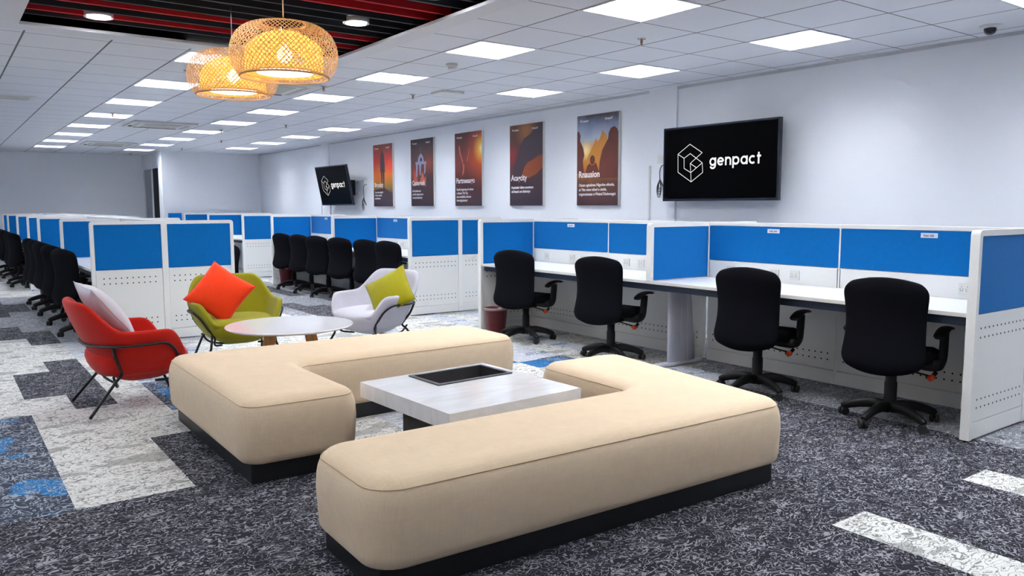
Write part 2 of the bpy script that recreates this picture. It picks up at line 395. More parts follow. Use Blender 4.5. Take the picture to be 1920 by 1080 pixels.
box(bm, 0.2, 0.22, Y0, 7.3, 2.76, 3.05); box(bm, 3.42, 3.44, Y0, 7.3, 2.76, 3.05); box(bm, 0.2, 3.44, 7.28, 7.3, 2.76, 3.05); box(bm, 0.2, 3.44, 0.3, 0.32, 2.76, 3.05)
struct('ceiling_void', bm, PLEN).name = 'ceiling.001'
wall('trim_4', [(XR-0.012, XR, Y0, YB, ZC-0.028, ZC)], mat('wall_angle', (0.5, 0.52, 0.55), 0.5))
# slats
slaty = [6.80, 6.72, 6.553, 6.377, 6.173, 6.0, 5.81, 5.61, 5.41, 5.22, 5.01, 4.80, 4.59]
slatc = 'bbrbrbbbbrrbb'
yy = 4.39; extra = 'bbrbrbbbbrrbbbrbrbb'
for c in extra:
    slaty.append(yy); slatc += c; yy -= 0.2
ords = ['first', 'second', 'third', 'fourth', 'fifth', 'sixth', 'seventh', 'eighth', 'ninth', 'tenth', 'eleventh', 'twelfth', 'thirteenth', 'fourteenth', 'fifteenth', 'sixteenth', 'seventeenth', 'eighteenth', 'nineteenth', 'twentieth', 'twenty-first', 'twenty-second', 'twenty-third', 'twenty-fourth', 'twenty-fifth', 'twenty-sixth', 'twenty-seventh', 'twenty-eighth', 'twenty-ninth', 'thirtieth', 'thirty-first', 'thirty-second']
nr = nb = 0
for i, (y, c) in enumerate(zip(slaty, slatc)):
    if i == 0: continue
    if y < 1.0: break
    bm = newbm(); box(bm, 0.40, 3.115, y-0.012, y+0.018, 2.78, 2.93, 0.002)
    o = obj('ceiling_slat', bm, SLATR if c == 'r' else SLATB)
    if c == 'r': nr += 1; n = nr
    else: nb += 1; n = nb
    tag(o, '%s ceiling slat in the recess, %s %s one counted from the far edge' % (('red', ords[n-1], 'red') if c == 'r' else ('black', ords[n-1], 'black')), 'ceiling slat', 'slats in the ceiling recess')

# ------------------------------------------------------------------ troffers
tro = thing('ceiling_light', 'x', 'ceiling light', (0, 0, 0))
bm = newbm(); E = 0.6
box(bm, 0.003, 0.022, 0.003, E-0.003, ZC-0.004, ZC+0.10); box(bm, E-0.022, E-0.003, 0.003, E-0.003, ZC-0.004, ZC+0.10)
box(bm, 0.022, E-0.022, 0.003, 0.022, ZC-0.004, ZC+0.10); box(bm, 0.022, E-0.022, E-0.022, E-0.003, ZC-0.004, ZC+0.10)
f1 = obj('frame', bm, TRIMW, tro)
bm = newbm(); box(bm, 0.022, E-0.022, 0.022, E-0.022, ZC+0.088, ZC+0.10)
obj('glowing_panel', bm, TRE, tro)
bm = newbm()
def blade(bm, horizontal, c, a, b):
    """V-section louvre blade"""
    n0, n1, n2 = 0.002, 0.016, ZC+0.055
    if horizontal: P = [(a, c-n0, ZC), (a, c+n0, ZC), (a, c+n1, n2), (a, c-n1, n2)]; Q = [(b, p[1], p[2]) for p in P]
    else: P = [(c-n0, a, ZC), (c+n0, a, ZC), (c+n1, a, n2), (c-n1, a, n2)]; Q = [(p[0], b, p[2]) for p in P]
    A = [bm.verts.new(p) for p in P]; B = [bm.verts.new(p) for p in Q]
    for k in range(4): bm.faces.new((A[k], A[(k+1) % 4], B[(k+1) % 4], B[k]))
    bm.faces.new(A); bm.faces.new(B[::-1])
for k in range(1, 4): blade(bm, False, 0.022+(E-0.044)*k/4, 0.022, E-0.022)
for k in range(1, 7): blade(bm, True, 0.022+(E-0.044)*k/7, 0.022, E-0.022)
obj('louvre', bm, LOUV, tro)
colname = {-3.565: 'unseen far left', -1.765: 'unseen outer left', 0.035: 'left', 1.835: 'left visible', 3.635: 'middle', 5.435: 'right'}
first = True
for x, y in troffers:
    cn = colname[round(x, 3)]; k = int(round(y/1.8))
    lab = 'square louvred ceiling light in the %s column, %s from the near end' % (cn, ords[k+1])
    if first: tro.location = (x, y, 0); tro['label'] = lab; tro['group'] = 'louvred ceiling lights'; first = False
    else: dup(tro, (x, y, 0), 0, lab, 'louvred ceiling lights')

# downlights in the recess
def downlight(x, y, label):
    t = thing('downlight', label, 'ceiling light', (x, y, 0), 0, 'round downlights')
    bm = newbm(); lathe(bm, [(0.098, 2.778), (0.098, 2.812), (0.080, 2.812), (0.080, 2.778)], n=32, cap=False)
    for k in range(32): pass
    lathe(bm, [(0.080, 2.7775), (0.098, 2.7775)], n=32, cap=False); obj('rim', bm, LAMPOFF, t)
    bm = newbm(); lathe(bm, [(0.0801, 2.781), (0.0801, 2.79)], n=32); obj('lens', bm, DLE, t)
downlight(1.055, 6.55, 'round downlight at the left of the recess, among the far black slats')
downlight(2.66, 5.63, 'round downlight right of the nearer woven pendant lamp')
downlight(1.10, 4.62, 'unseen added round downlight just beyond the top edge, left of the nearer woven lamp')  # unseen lamp, added to brighten the benches and table
for _x in (1.1, 2.7):
    for _y in (1.4, 3.0): downlight(_x, _y, 'unseen added round downlight in the recess, %s one in the %s line, above the frame' % (ords[0 if _y < 2 else 1], 'left' if _x < 2 else 'right'))  # four more unseen lamps, added for brighter bench and table tops
downlight(2.74, 4.62, 'round downlight cut by the top edge, on the red slats')

# ------------------------------------------------------------------ woven pendants
def prof_outer(t):
    # t 0 top .. 1 bottom rim
    a = -PI/2*0.93 + t*(PI/2*0.93 + 0.84)
    r = 0.06 + 0.24*max(0.0, math.cos(a))**0.62
    z = -math.sin(a)*(0.175 if a < 0 else 0.165)
    return r, z
def prof_inner(t):
    r = 0.215*min(1, (t*1.0+0.10)**0.30) if t < 0.5 else 0.215
    r = 0.04 + 0.175*(math.sin(min(1, t*1.9)*PI/2))**0.7
    return r, 0.135-0.24*t
def weave(prof, n, turn, width, off):
    bm = newbm()
    for fam in (1, -1):
        for k in range(n):
            a0 = 2*PI*k/n; prev = None; S = 26
            for s in range(S+1):
                t = s/S; r, z = prof(t); r2, z2 = prof(min(1, t+0.02)); r1, z1 = prof(max(0, t-0.02))
                a = a0 + fam*turn*t
                rr = r + off*math.sin(s*1.9+k*PI)*1.0
                p = Vector((rr*math.cos(a), rr*math.sin(a), z))
                tan = Vector((r2*math.cos(a+fam*turn*0.02)-r1*math.cos(a-fam*turn*0.02), r2*math.sin(a+fam*turn*0.02)-r1*math.sin(a-fam*turn*0.02), z2-z1)).normalized()
                nor = Vector((math.cos(a)*abs(z2-z1), math.sin(a)*abs(z2-z1), (r2-r1))).normalized() if (z2-z1) else Vector((0, 0, 1))
                sd = tan.cross(nor).normalized()*width/2*(0.55+0.45*r/0.3)
                cur = (bm.verts.new(p-sd), bm.verts.new(p+sd))
                if prev:
                    f = bm.faces.new((prev[0], prev[1], cur[1], cur[0])); f.smooth = True
                prev = cur
    return bm
def pendant(x, y, z, label):
    t = thing('pendant_lamp', label, 'pendant lamp', (x, y, z), 0, 'woven pendant lamps')
    bm = weave(prof_outer, 66, 1.25, 0.0056, 0.002)
    for tt, r_ in ((0, 0.004), (1, 0.0055)):
        r, zz = prof_outer(tt); tube(bm, [(r*math.cos(a), r*math.sin(a), zz) for a in [2*PI*k/48 for k in range(48)]], r_, 6, True)
    obj('outer_shade', bm, BAMB, t)
    bm = weave(prof_inner, 54, 1.0, 0.0084, 0.0015)
    r, zz = prof_inner(1); tube(bm, [(r*math.cos(a), r*math.sin(a), zz) for a in [2*PI*k/40 for k in range(40)]], 0.004, 6, True)
    obj('inner_shade', bm, BAMI, t)
    bm = newbm(); bmesh.ops.create_uvsphere(bm, u_segments=16, v_segments=10, radius=0.042); bmesh.ops.translate(bm, verts=bm.verts, vec=(0, 0, 0.0))
    obj('bulb', bm, BULB, t, True)
    bm = newbm(); lathe(bm, [(0.155, -0.100), (0.155, -0.094)], n=40); obj('diffuser', bm, DIFF, t)
    bm = newbm(); lathe(bm, [(0.024, 0.04), (0.024, 0.12), (0.012, 0.20)], n=16); obj('lamp_holder', bm, CHROME, t)
    bm = newbm(); tube(bm, [(0, 0, 0.19), (0, 0, 3.0-z)], 0.0035, 6); obj('cord', bm, CHROME, t)
pendant(1.669, 4.484, 2.262, 'larger-looking nearer woven bamboo pendant lamp, hanging in front of the other')
pendant(1.722, 5.612, 2.292, 'woven bamboo pendant lamp hanging behind and left of the nearer one')

# ------------------------------------------------------------------ ceiling services
def cassette(x, y, label):
    t = thing('air_conditioner', label, 'air conditioner', (x, y, ZC-0.03), 0, 'ceiling cassette air conditioners')
    bm = newbm(); box(bm, -0.475, 0.475, -0.475, 0.475, 0, 0.029, 0.008); obj('panel', bm, GREYP, t)
    bm = newbm(); box(bm, -0.27, 0.27, -0.27, 0.27, -0.006, 0, 0.004); obj('grille', bm, VENT, t)
    for a, b in (((-0.33, 0.33), (-0.40, -0.34)), ((-0.33, 0.33), (0.34, 0.40)), ((-0.40, -0.34), (-0.33, 0.33)), ((0.34, 0.40), (-0.33, 0.33))):
        bm = newbm(); box(bm, a[0], a[1], b[0], b[1], -0.003, 0.001); obj('air_slot', bm, DARK if b[0] > 0.3 or b[0] < -0.35 and False else VENT, t)
    bm = newbm(); box(bm, -0.44, -0.39, 0.1, 0.26, -0.004, 0.001); obj('display', bm, DARK, t)
cassette(3.035, 8.8, 'ceiling air conditioner partly hidden behind the woven pendant lamps')
cassette(3.035, 13.8, 'ceiling air conditioner in the middle of the left ceiling, nearer of two beyond the lamps')
cassette(3.035, 18.45, 'farthest ceiling air conditioner, near the far wall')
t = thing('air_vent', 'flat white slotted air vent at the left edge of the ceiling', 'air vent', (0.79, 11.45, ZC-0.006))
bm = newbm(); box(bm, -0.3, 0.3, -0.22, 0.22, 0, 0.0055); obj('plate', bm, GREYP, t)
bm = newbm()
for k in range(5): box(bm, -0.24, 0.24, -0.16+k*0.08, -0.14+k*0.08, -0.003, 0.0)
obj('slots', bm, VENT, t)
spr = None
sprs = [(4.639, 4.591, 'sprinkler head nearest the camera, below the big ceiling light'), (4.691, 8.417, 'sprinkler head left of the grey ceiling hatch'), (2.132, 12.539, 'sprinkler head on the left, beside the third left ceiling light'),
        (4.713, 12.688, 'sprinkler head above the far wall screen'), (4.092, 14.108, 'sprinkler head between two middle ceiling lights'), (4.732, 16.341, 'sprinkler head in the distant middle ceiling'),
        (4.62, 19.0, 'sprinkler head just before the back wall corner'), (4.0, 21.4, 'farthest sprinkler head above the door corner'), (3.57, 8.42, 'sprinkler head just below right of the nearer woven lamp')]
for x, y, lab in sprs:
    if spr is None:
        spr = thing('sprinkler', lab, 'sprinkler', (x, y, ZC), 0, 'ceiling sprinklers')
        bm = newbm(); lathe(bm, [(0.035, -0.001), (0.033, -0.008), (0.015, -0.010)], n=20); obj('escutcheon', bm, CHROME, spr)
        bm = newbm(); lathe(bm, [(0.011, -0.009), (0.011, -0.03), (0.006, -0.05)], n=12)
        lathe(bm, [(0.02, -0.052), (0.02, -0.055)], n=12); obj('nozzle', bm, BRASS, spr)
    else: dup(spr, (x, y, ZC), 0, lab)
t = thing('smoke_detector', 'round white smoke detector beside the large near ceiling light', 'smoke detector', (4.007, 6.436, ZC))
bm = newbm(); lathe(bm, [(0.055, -0.001), (0.055, -0.022), (0.045, -0.030)], n=28); obj('base', bm, SOCK, t)
bm = newbm(); lathe(bm, [(0.040, -0.030), (0.038, -0.048), (0.022, -0.056)], n=28); obj('sensor', bm, GREYP, t)
t = thing('ceiling_hatch', 'small grey ceiling access hatch hanging slightly open beyond the smoke detector', 'hatch', (4.93, 8.0, ZC), 0)
bm = newbm(); box(bm, -0.16, 0.14, -0.13, 0.13, -0.03, -0.001, 0.004); obj('cover', bm, GREYP, t)
bm = newbm(); box(bm, -0.12, 0.16, 0.132, 0.14, -0.02, -0.002); obj('gap', bm, DARK, t)
t = thing('security_camera', 'small black dome security camera on the ceiling at the top right', 'security camera', (6.423, 2.757, ZC))
bm = newbm(); lathe(bm, [(0.075, -0.001), (0.073, -0.010), (0.045, -0.020)], n=28); obj('mount', bm, SOCK, t)
bm = newbm(); lathe(bm, [(0.042, -0.018), (0.042, -0.035), (0.034, -0.055), (0.016, -0.066)], n=24); obj('dome', bm, TVB, t)
t = thing('ceiling_sensor', 'tiny dark ceiling sensor left of the woven pendant lamps', 'sensor', (2.09, 8.238, ZC))
bm = newbm(); lathe(bm, [(0.04, -0.001), (0.035, -0.012)], n=20); obj('body', bm, VENT, t)

# ------------------------------------------------------------------ partition clusters
def holes(bm, axis, a0, a1, face, sgn, zs=(0.20, 0.25, 0.625, 0.68), pitch=0.054, mi=1, r=0.0072):
    n = max(2, int((a1-a0)/pitch)+1); st = (a0+a1-(n-1)*pitch)/2
    for z in zs:
        for k in range(n):
            a = st+k*pitch; ring = []
            for q in range(6):
                u = a+r*math.cos(q*PI/3); v = z+r*math.sin(q*PI/3)
                ring.append(bm.verts.new((u, face+sgn*0.0012, v) if axis == 'x' else (face+sgn*0.0012, u, v)))
            f = bm.faces.new(ring); f.material_index = mi
TOP = 1.26
def post_frame(bm, x0, x1, y, th, zbot, rad=0.03):
    """inverted U of flat posts with rounded top corners, in the XZ plane"""
    w_ = 0.035
    def outline(inset, r):
        pts = [(x0+inset, zbot)]
        for k in range(6):
            a = PI-k/5*PI/2; pts.append((x0+inset+r+r*math.cos(a), TOP-inset-r+r*math.sin(a)))
        for k in range(6):
            a = PI/2-k/5*PI/2; pts.append((x1-inset-r+r*math.cos(a), TOP-inset-r+r*math.sin(a)))
        pts.append((x1-inset, zbot)); return pts
    O, I = outline(0, rad), outline(w_, 0.006)
    for yy in (0, 1): pass
    vs = [[bm.verts.new((p[0], y+s*th/2, p[1])) for p in L] for L in (O, I) for s in (-1, 1)]
    oF, oB, iF, iB = vs
    for k in range(len(O)-1):
        bm.faces.new((oF[k], oF[k+1], iF[k+1], iF[k])); bm.faces.new((oB[k+1], oB[k], iB[k], iB[k+1]))
        bm.faces.new((oF[k+1], oF[k], oB[k], oB[k+1])); bm.faces.new((iF[k], iF[k+1], iB[k+1], iB[k]))
    for k in (0, len(O)-1): bm.faces.new((oF[k], iF[k], iB[k], oB[k]))
def cross_panel(x0, xm, x1, y, full, where, grp, flip=False):
    kind = 'end_partition' if full else 'desk_divider'
    t = thing(kind, where, 'partition', (x0, y, 0), 0, grp)
    W = x1-x0; m = xm+0.025-x0; th = 0.052; zb = 0.012 if full else 0.772
    bm = newbm(); post_frame(bm, 0, W, 0, th, zb); box(bm, m-0.03, m+0.03, -th/2, th/2, zb, TOP-0.033)
    if full: box(bm, 0.035, W-0.035, -0.02, 0.02, 0.012, 0.02)
    obj('frame', bm, WHITE, t)
    for a, b in ((0.037, m-0.032), (m+0.032, W-0.037)):
        bm = newbm(); box(bm, a, b, -0.024, 0.024, 0.766 if full else 0.776, TOP-0.037, 0.004); obj('fabric_pad', bm, BLUE, t)
        if full:
            bm = newbm(); box(bm, a, b, -0.021, 0.021, 0.118, 0.764, 0.002)
            holes(bm, 'x', a+0.045, b-0.045, -0.021, -1); holes(bm, 'x', a+0.045, b-0.045, 0.021, 1)
            obj('perforated_sheet', bm, [STEEL, BLACKHOLE], t)
            bm = newbm(); box(bm, a, b, -0.022, 0.022, 0.014, 0.114, 0.002); obj('kick_plate', bm, STEEL, t)
    if full:
        for xx in (0.03, W-0.03):
            bm = newbm(); lathe(bm, [(0.016, 0), (0.016, 0.006), (0.006, 0.007), (0.006, 0.02)], c=(xx, 0, 0), n=12); obj('foot', bm, CHP, t)
    else:
        bm = newbm(); box(bm, 0.006, 0.03, -0.027, 0.027, 0.772, 0.80); obj('clamp', bm, ALU, t)
    return t
def socket(bm, yc, zc, xf, sgn, kind, wd=0.085, hg=0.075):
    box(bm, xf, xf+sgn*0.012, yc-wd/2, yc+wd/2, zc-hg/2, zc+hg/2, 0.002)
def spine(xa, ya, yb, where, grp, label=True, sockets=(), sides=(-1, 1), greenmark=False, tags=None):
    L = yb-ya; t = thing('spine_partition', where, 'partition', (xa, ya, 0), 0, grp); th = 0.05
    bm = newbm(); box(bm, 0, th, 0, L, TOP-0.03, TOP, 0.003); box(bm, 0.002, th-0.002, -0.0, 0.012, 0.012, TOP-0.03); box(bm, 0.002, th-0.002, L-0.012, L, 0.012, TOP-0.03)
    obj('frame', bm, WHITE, t)
    bm = newbm(); box(bm, 0.001, th-0.001, 0.004, L-0.004, 0.926, TOP-0.031, 0.004); obj('fabric_pad', bm, BLUE, t)
    bm = newbm(); box(bm, 0.002, th-0.002, 0.004, L-0.004, 0.745, 0.922, 0.002); obj('raceway', bm, STEEL, t)
    bm = newbm(); box(bm, 0.003, th-0.003, 0.006, L-0.006, 0.122, 0.743, 0.002)
    holes(bm, 'y', 0.05, L-0.05, 0.003, -1); holes(bm, 'y', 0.05, L-0.05, th-0.003, 1)
    obj('perforated_sheet', bm, [STEEL, BLACKHOLE], t)
    bm = newbm(); box(bm, 0.003, th-0.003, 0.006, L-0.006, 0.012, 0.118, 0.002); obj('kick_plate', bm, STEEL, t)
    for s in sides:
        xf = 0.001 if s < 0 else th-0.001
        for (yc, k) in sockets:
            bm = newbm(); socket(bm, yc, 0.842, xf, s, k)
            so = obj('power_socket', bm, SOCK, t)
            bm = newbm(); x2 = xf+s*0.0122
            if k == 'plug':
                for dy in (-0.016, 0.022):
                    for (a, b) in ((0, 0.014), (-0.009, -0.002), (0.009, -0.002), (-0.006, -0.014), (0.006, -0.014)):
                        box(bm, x2, x2+s*0.0006, yc+dy+a-0.0022, yc+dy+a+0.0022, 0.842+b-0.003, 0.842+b+0.003)
            elif k == 'switch':
                box(bm, x2, x2+s*0.0006, yc-0.018, yc-0.0165, 0.815, 0.868); box(bm, x2, x2+s*0.0006, yc+0.0165, yc+0.018, 0.815, 0.868)
                for (a, b) in ((0, 0.010), (-0.007, -0.004), (0.007, -0.004)): box(bm, x2, x2+s*0.0006, yc+a-0.002, yc+a+0.002, 0.842+b-0.002, 0.842+b+0.002)
            else:
                box(bm, x2, x2+s*0.0006, yc+0.008, yc+0.0095, 0.815, 0.868); box(bm, x2, x2+s*0.0006, yc-0.020, yc-0.010, 0.836, 0.848)
            obj('pin_holes', bm, INK, so)
    if greenmark:
        bm = newbm(); box(bm, -0.0105, -0.0098, greenmark-0.02, greenmark+0.02, 0.862, 0.870); obj('green_mark', bm, GREEN, t)
    if tags:
        for yc, txt in tags:
            bm = newbm(); box(bm, -0.001, 0.001, yc-0.058, yc+0.058, 1.178, 1.212); lb = obj('name_label', bm, PAPER, t)
            m4 = Matrix(((0, 0, -1, -0.0012), (-1, 0, 0, yc+0.040), (0, 1, 0, 1.187), (0, 0, 0, 1)))
            text_mesh('label_text', txt, 0.022, INK, lb, m4, 0.0002, 0.0004)
    return t
def worktop(xa, xb, ya, yb, front, where, grp):
    """front: x of the edge where people sit"""
    t = thing('desk', where, 'desk', (xa, ya, 0), 0, grp)
    W, L = xb-xa, yb-ya
    bm = newbm(); box(bm, 0, W, 0, L, 0.745, 0.770, 0.002); o = obj('worktop', bm, LAM, t)
    fx = -0.001 if front == 'lo' else W-0.001
    bm = newbm(); box(bm, fx, fx+0.002, 0.001, L-0.001, 0.746, 0.769); obj('edge_band', bm, EDGE, t)
    bx = 0.03 if front == 'lo' else W-0.06
    bm = newbm(); box(bm, bx, bx+0.03, 0.01, L-0.01, 0.690, 0.7445); obj('support_rail', bm, NAVY, t)
    return t
def desk_leg(x, y, desk):
    t = bpy.data.objects.new('leg', None); COL.objects.link(t); t.parent = desk; t.location = (x-desk.location.x, y-desk.location.y, 0)
    bm = newbm(); prof = []
    for z, wdt, off in ((0.035, 0.34, 0.0), (0.68, 0.285, -0.035)):
        prof.append([bm.verts.new((off+wdt/2*math.copysign(abs(math.cos(a))**0.6, math.cos(a)), 0.035*math.copysign(abs(math.sin(a))**0.8, math.sin(a)), z)) for a in [2*PI*k/28 for k in range(28)]])
    for k in range(28):
        f = bm.faces.new((prof[0][k], prof[0][(k+1) % 28], prof[1][(k+1) % 28], prof[1][k])); f.smooth = True
    bm.faces.new(prof[0][::-1]); bm.faces.new(prof[1])
    obj('column', bm, ALU, t)
    bm = newbm()
    for dx in (-0.045, 0.03, 0.042): box(bm, dx, dx+0.003, -0.0365, -0.033, 0.04, 0.67)
    obj('cable_cover', bm, ALU, t)
    bm = newbm(); box(bm, -0.32, 0.24, -0.04, 0.04, 0.005, 0.036, 0.008); obj('foot_bar', bm, ALU, t)
    bm = newbm(); box(bm, -0.22, 0.2, -0.03, 0.03, 0.68, 0.70, 0.003); obj('bracket', bm, ALU, t)
    return t
def cluster(name, x0, xm, x1, ys, ends_lbl, tags=False, leg=True, sockets_on=True):
    g = 'partitions of ' + name
    for i, y in enumerate(ys):
        full = i in (0, len(ys)-1)
        if full: lab = 'white framed full height end partition with blue pads, %s end of %s' % ('near' if i == 0 else 'far', name)
        else: lab = 'blue desk divider across the desks of %s%s' % (name, '' if len(ys) == 3 else (', nearer one' if i == 1 else ', farther one'))
        cross_panel(x0, xm, x1, y, full, lab, g)
    k = 0
    for i in range(len(ys)-1):
        a, b = ys[i]+0.027, ys[i+1]-0.027; mid = (a+b)/2
        for (p, q) in ((a, mid), (mid, b)):
            L = q-p
            sk = [(0.13*L/1.25, 'plug' if k == 0 else 'switch'), (0.33*L/1.25, 'plug'), (0.62*L, 'switch'), (0.78*L, 'plug')] if k % 2 == 0 else [(0.30*L, 'plug'), (0.45*L, 'switch'), (0.80*L, 'plain')]
            tg = [(L*0.47, 'Seat s66')] if tags else None
            spine(xm, p+0.001, q-0.001, 'white and blue spine partition behind the desks of %s, %s bay from its near end' % (name, ords[k]), g, sockets=sk if sockets_on else (), sides=(-1, 1) if k < 2 and sockets_on else (-1,), greenmark=(0.33*L/1.25 if (tags == 'near' and k == 0) else False), tags=tg)
            k += 1
    desks = []
    for (xa, xb, fr, sd) in ((x0+0.012, xm-0.001, 'lo', 'left'), (xm+0.051, x1-0.012, 'hi', 'right')):
        desks.append(worktop(xa, xb, ys[0]+0.028, ys[-1]-0.028, fr, 'long white desk along the %s side of %s' % (sd, name), 'desks of '+name))
    if leg:
        for i in range(1, len(ys)-1):
            desk_leg(x0+0.43, ys[i], desks[0])
CA = 'the nearest right-hand desk row'; CB = 'the middle right-hand desk row'; CC = 'the farthest right-hand desk row'
CD = 'the near left-hand desk row'; CE = 'the far left-hand desk row'
cluster(CA, 4.86, 5.60, 6.29, [2.098, 4.69, 7.265], '', tags='near')
cluster(CB, 4.86, 5.60, 6.29, [8.885, 11.29, 13.97], '', tags='b')
cluster(CC, 4.86, 5.60, 6.29, [15.63, 18.05, 20.10], '')
cluster(CD, 1.235, 1.905, 2.645, [8.845, 11.15, 13.80], '')
cluster(CE, 1.235, 1.905, 2.645, [15.47, 17.55, 19.90, 21.40], '')
bm = newbm(); box(bm, 4.50, 4.80, 20.02, 20.07, 0.0, TOP, 0.003)
tag(obj('privacy_screen', bm, BLUE), 'narrow plain blue screen panel standing by the far back wall corner', 'partition')

# ------------------------------------------------------------------ office chair
def back_surface(u, v):
    """u -1..1 across, v 0..1 up: rear face point"""
    z = 0.352+0.615*v
    half = 0.250 - 0.016*math.sin(PI*min(1, max(0, (v-0.12)/0.8)))*1.0 + 0.006*v
    if v > 0.86: half -= 0.05*((v-0.86)/0.14)**2.2
    if v < 0.14: half -= 0.035*((0.14-v)/0.14)**2
    x = -0.33 + 0.045*math.sin(PI*v)**1.3 + 0.015*v - 0.0
    x += 0.035*(u*u)                       # wraps forward at the sides
    zz = z - (0.035*(u*u)*(v > 0.5)*(v-0.5)*2) + 0.045*(abs(u)**2.2)*(max(0, 0.4-v)/0.4)
    return Vector((x, half*u, zz))
def office_chair(label):
    t = thing('office_chair', label, 'office chair')
    bm = newbm(); NU, NV = 12, 14
    for side, off in ((0, 0.0), (1, 0.085)):
        g = []
        for j in range(NV+1):
            row = []
            for i in range(NU+1):
                u = -1+2*i/NU; v = j/NV; p = back_surface(u, v)
                e = max(abs(u)**6, abs(2*v-1)**8)
                d_ = (0.0+0.028*e) if side == 0 else off-0.030*e - 0.01*math.sin(PI*v)
                row.append(bm.verts.new(p+Vector((d_, 0, 0))))
            g.append(row)
        for j in range(NV):
            for i in range(NU): bm.faces.new((g[j][i], g[j][i+1], g[j+1][i+1], g[j+1][i]))
        if side == 0: g0 = g
        else: g1 = g
    edge0 = [g0[0][i] for i in range(NU)]+[g0[j][NU] for j in range(NV)]+[g0[NV][i] for i in range(NU, 0, -1)]+[g0[j][0] for j in range(NV, 0, -1)]
    edge1 = [g1[0][i] for i in range(NU)]+[g1[j][NU] for j in range(NV)]+[g1[NV][i] for i in range(NU, 0, -1)]+[g1[j][0] for j in range(NV, 0, -1)]
    for k in range(len(edge0)):
        k2 = (k+1) % len(edge0); bm.faces.new((edge0[k], edge0[k2], edge1[k2], edge1[k]))
    b = obj('backrest', bm, CHF, t, True); md = b.modifiers.new('sub', 'SUBSURF'); md.levels = 1; md.render_levels = 1
    # seat
    bm = newbm(); rings = []
    N = 28
    def ring(sx, sy, z, fx=0.0, droop=0.0):
        out = []
        for k in range(N):
            a = 2*PI*k/N; c, s = math.cos(a), math.sin(a)
            x = 0.245*sx*math.copysign(abs(c)**0.55, c)+0.075+fx; y = 0.245*sy*math.copysign(abs(s)**0.6, s)
            out.append(bm.verts.new((x, y, z-droop*max(0, (x-0.13)/0.2)**2)))
        return out
    for a in ((0.80, 0.80, 0.405, 0.02), (0.95, 0.97, 0.415, 0.02), (1.02, 1.0, 0.445, 0.045), (0.98, 0.97, 0.478, 0.045), (0.85, 0.85, 0.492, 0.04), (0.5, 0.5, 0.492, 0.015)):
        rings.append(ring(a[0], a[1], a[2], 0.0, a[3]))
    for A, B in zip(rings, rings[1:]):
        for k in range(N): bm.faces.new((A[k], A[(k+1) % N], B[(k+1) % N], B[k]))
    bm.faces.new(rings[0][::-1]); bm.faces.new(rings[-1])
    obj('seat', bm, CHF, t, True)
    bm = newbm(); box(bm, -0.09, 0.13, -0.075, 0.075, 0.345, 0.405, 0.012)
    box(bm, -0.30, -0.05, -0.035, 0.035, 0.375, 0.395, 0.006); box(bm, -0.285, -0.262, -0.035, 0.035, 0.375, 0.55, 0.006)
    obj('mechanism', bm, CHP, t)
    bm = newbm(); lathe(bm, [(0.042, 0.105), (0.042, 0.13), (0.039, 0.135), (0.039, 0.26), (0.034, 0.27), (0.034, 0.36)], n=16); obj('gas_lift', bm, CHP, t)
    for sg in (-1, 1):
        bm = newbm(); tube(bm, smoothpts([(0.02, sg*0.13, 0.402), (0.02, sg*0.25, 0.398), (0.085, sg*0.272, 0.420), (0.105, sg*0.275, 0.50), (0.125, sg*0.272, 0.600)], 5), 0.022, 10, radii=None, flat=1.7)
        arm = obj('armrest', bm, CHP, t)
        bm = newbm(); pts = smoothpts([(-0.020, 0, 0.578), (0.02, 0, 0.600), (0.09, 0, 0.618), (0.18, 0, 0.622), (0.265, 0, 0.610)], 4)
        rr = [0.5+0.5*math.sin(PI*min(1, (i+0.6)/(len(pts)*0.35))) if i < len(pts)*0.17 else (1 if i < len(pts)*0.85 else 0.75) for i in range(len(pts))]
        pr = None
        for i, p in enumerate(pts):
            hw = 0.040*rr[i]; th = 0.013 if i not in (0, len(pts)-1) else 0.006
            cur = [bm.verts.new((p.x, sg*0.272+hw*math.cos(a)*1.0, p.z+th*math.sin(a))) for a in [2*PI*k/12 for k in range(12)]]
            if pr:
                for k in range(12):
                    f = bm.faces.new((pr[k], pr[(k+1) % 12], cur[(k+1) % 12], cur[k])); f.smooth = True
            else: bm.faces.new(cur)
            pr = cur
        bm.faces.new(pr[::-1]); obj('arm_pad', bm, CHP, arm)
    bm = newbm(); tube(bm, smoothpts([(0.03, -0.07, 0.352), (0.03, -0.16, 0.336), (0.035, -0.205, 0.328)], 4), 0.006, 8); lv = obj('lever', bm, CHP, t)
    bm = newbm(); tube(bm, smoothpts([(0.035, -0.195, 0.318), (0.045, -0.228, 0.322), (0.06, -0.250, 0.352)], 4), 0.014, 10, radii=None, flat=0.9); obj('lever_grip', bm, CHP, lv)
    bm = newbm(); tube(bm, [(0.010, -0.222, 0.312), (0.034, -0.236, 0.322)], 0.019, 10); obj('orange_button', bm, ORANGE, lv)
    bm = newbm(); lathe(bm, [(0.042, 0.075), (0.042, 0.125), (0.030, 0.135)], n=20)
    angs = [R(20+72*k) for k in range(5)]
    for a in angs:
        c, s = math.cos(a), math.sin(a)
        pts = [(0.02, 0.10), (0.10, 0.112), (0.19, 0.098), (0.27, 0.072), (0.292, 0.058)]
        P = smoothpts([(c*r_, s*r_, z) for r_, z in pts], 4)
        tube(bm, P, 0.02, 10, flat=1.25, radii=[0.031-0.013*i/(len(P)-1) for i in range(len(P))])
    base = obj('star_base', bm, CHP, t)
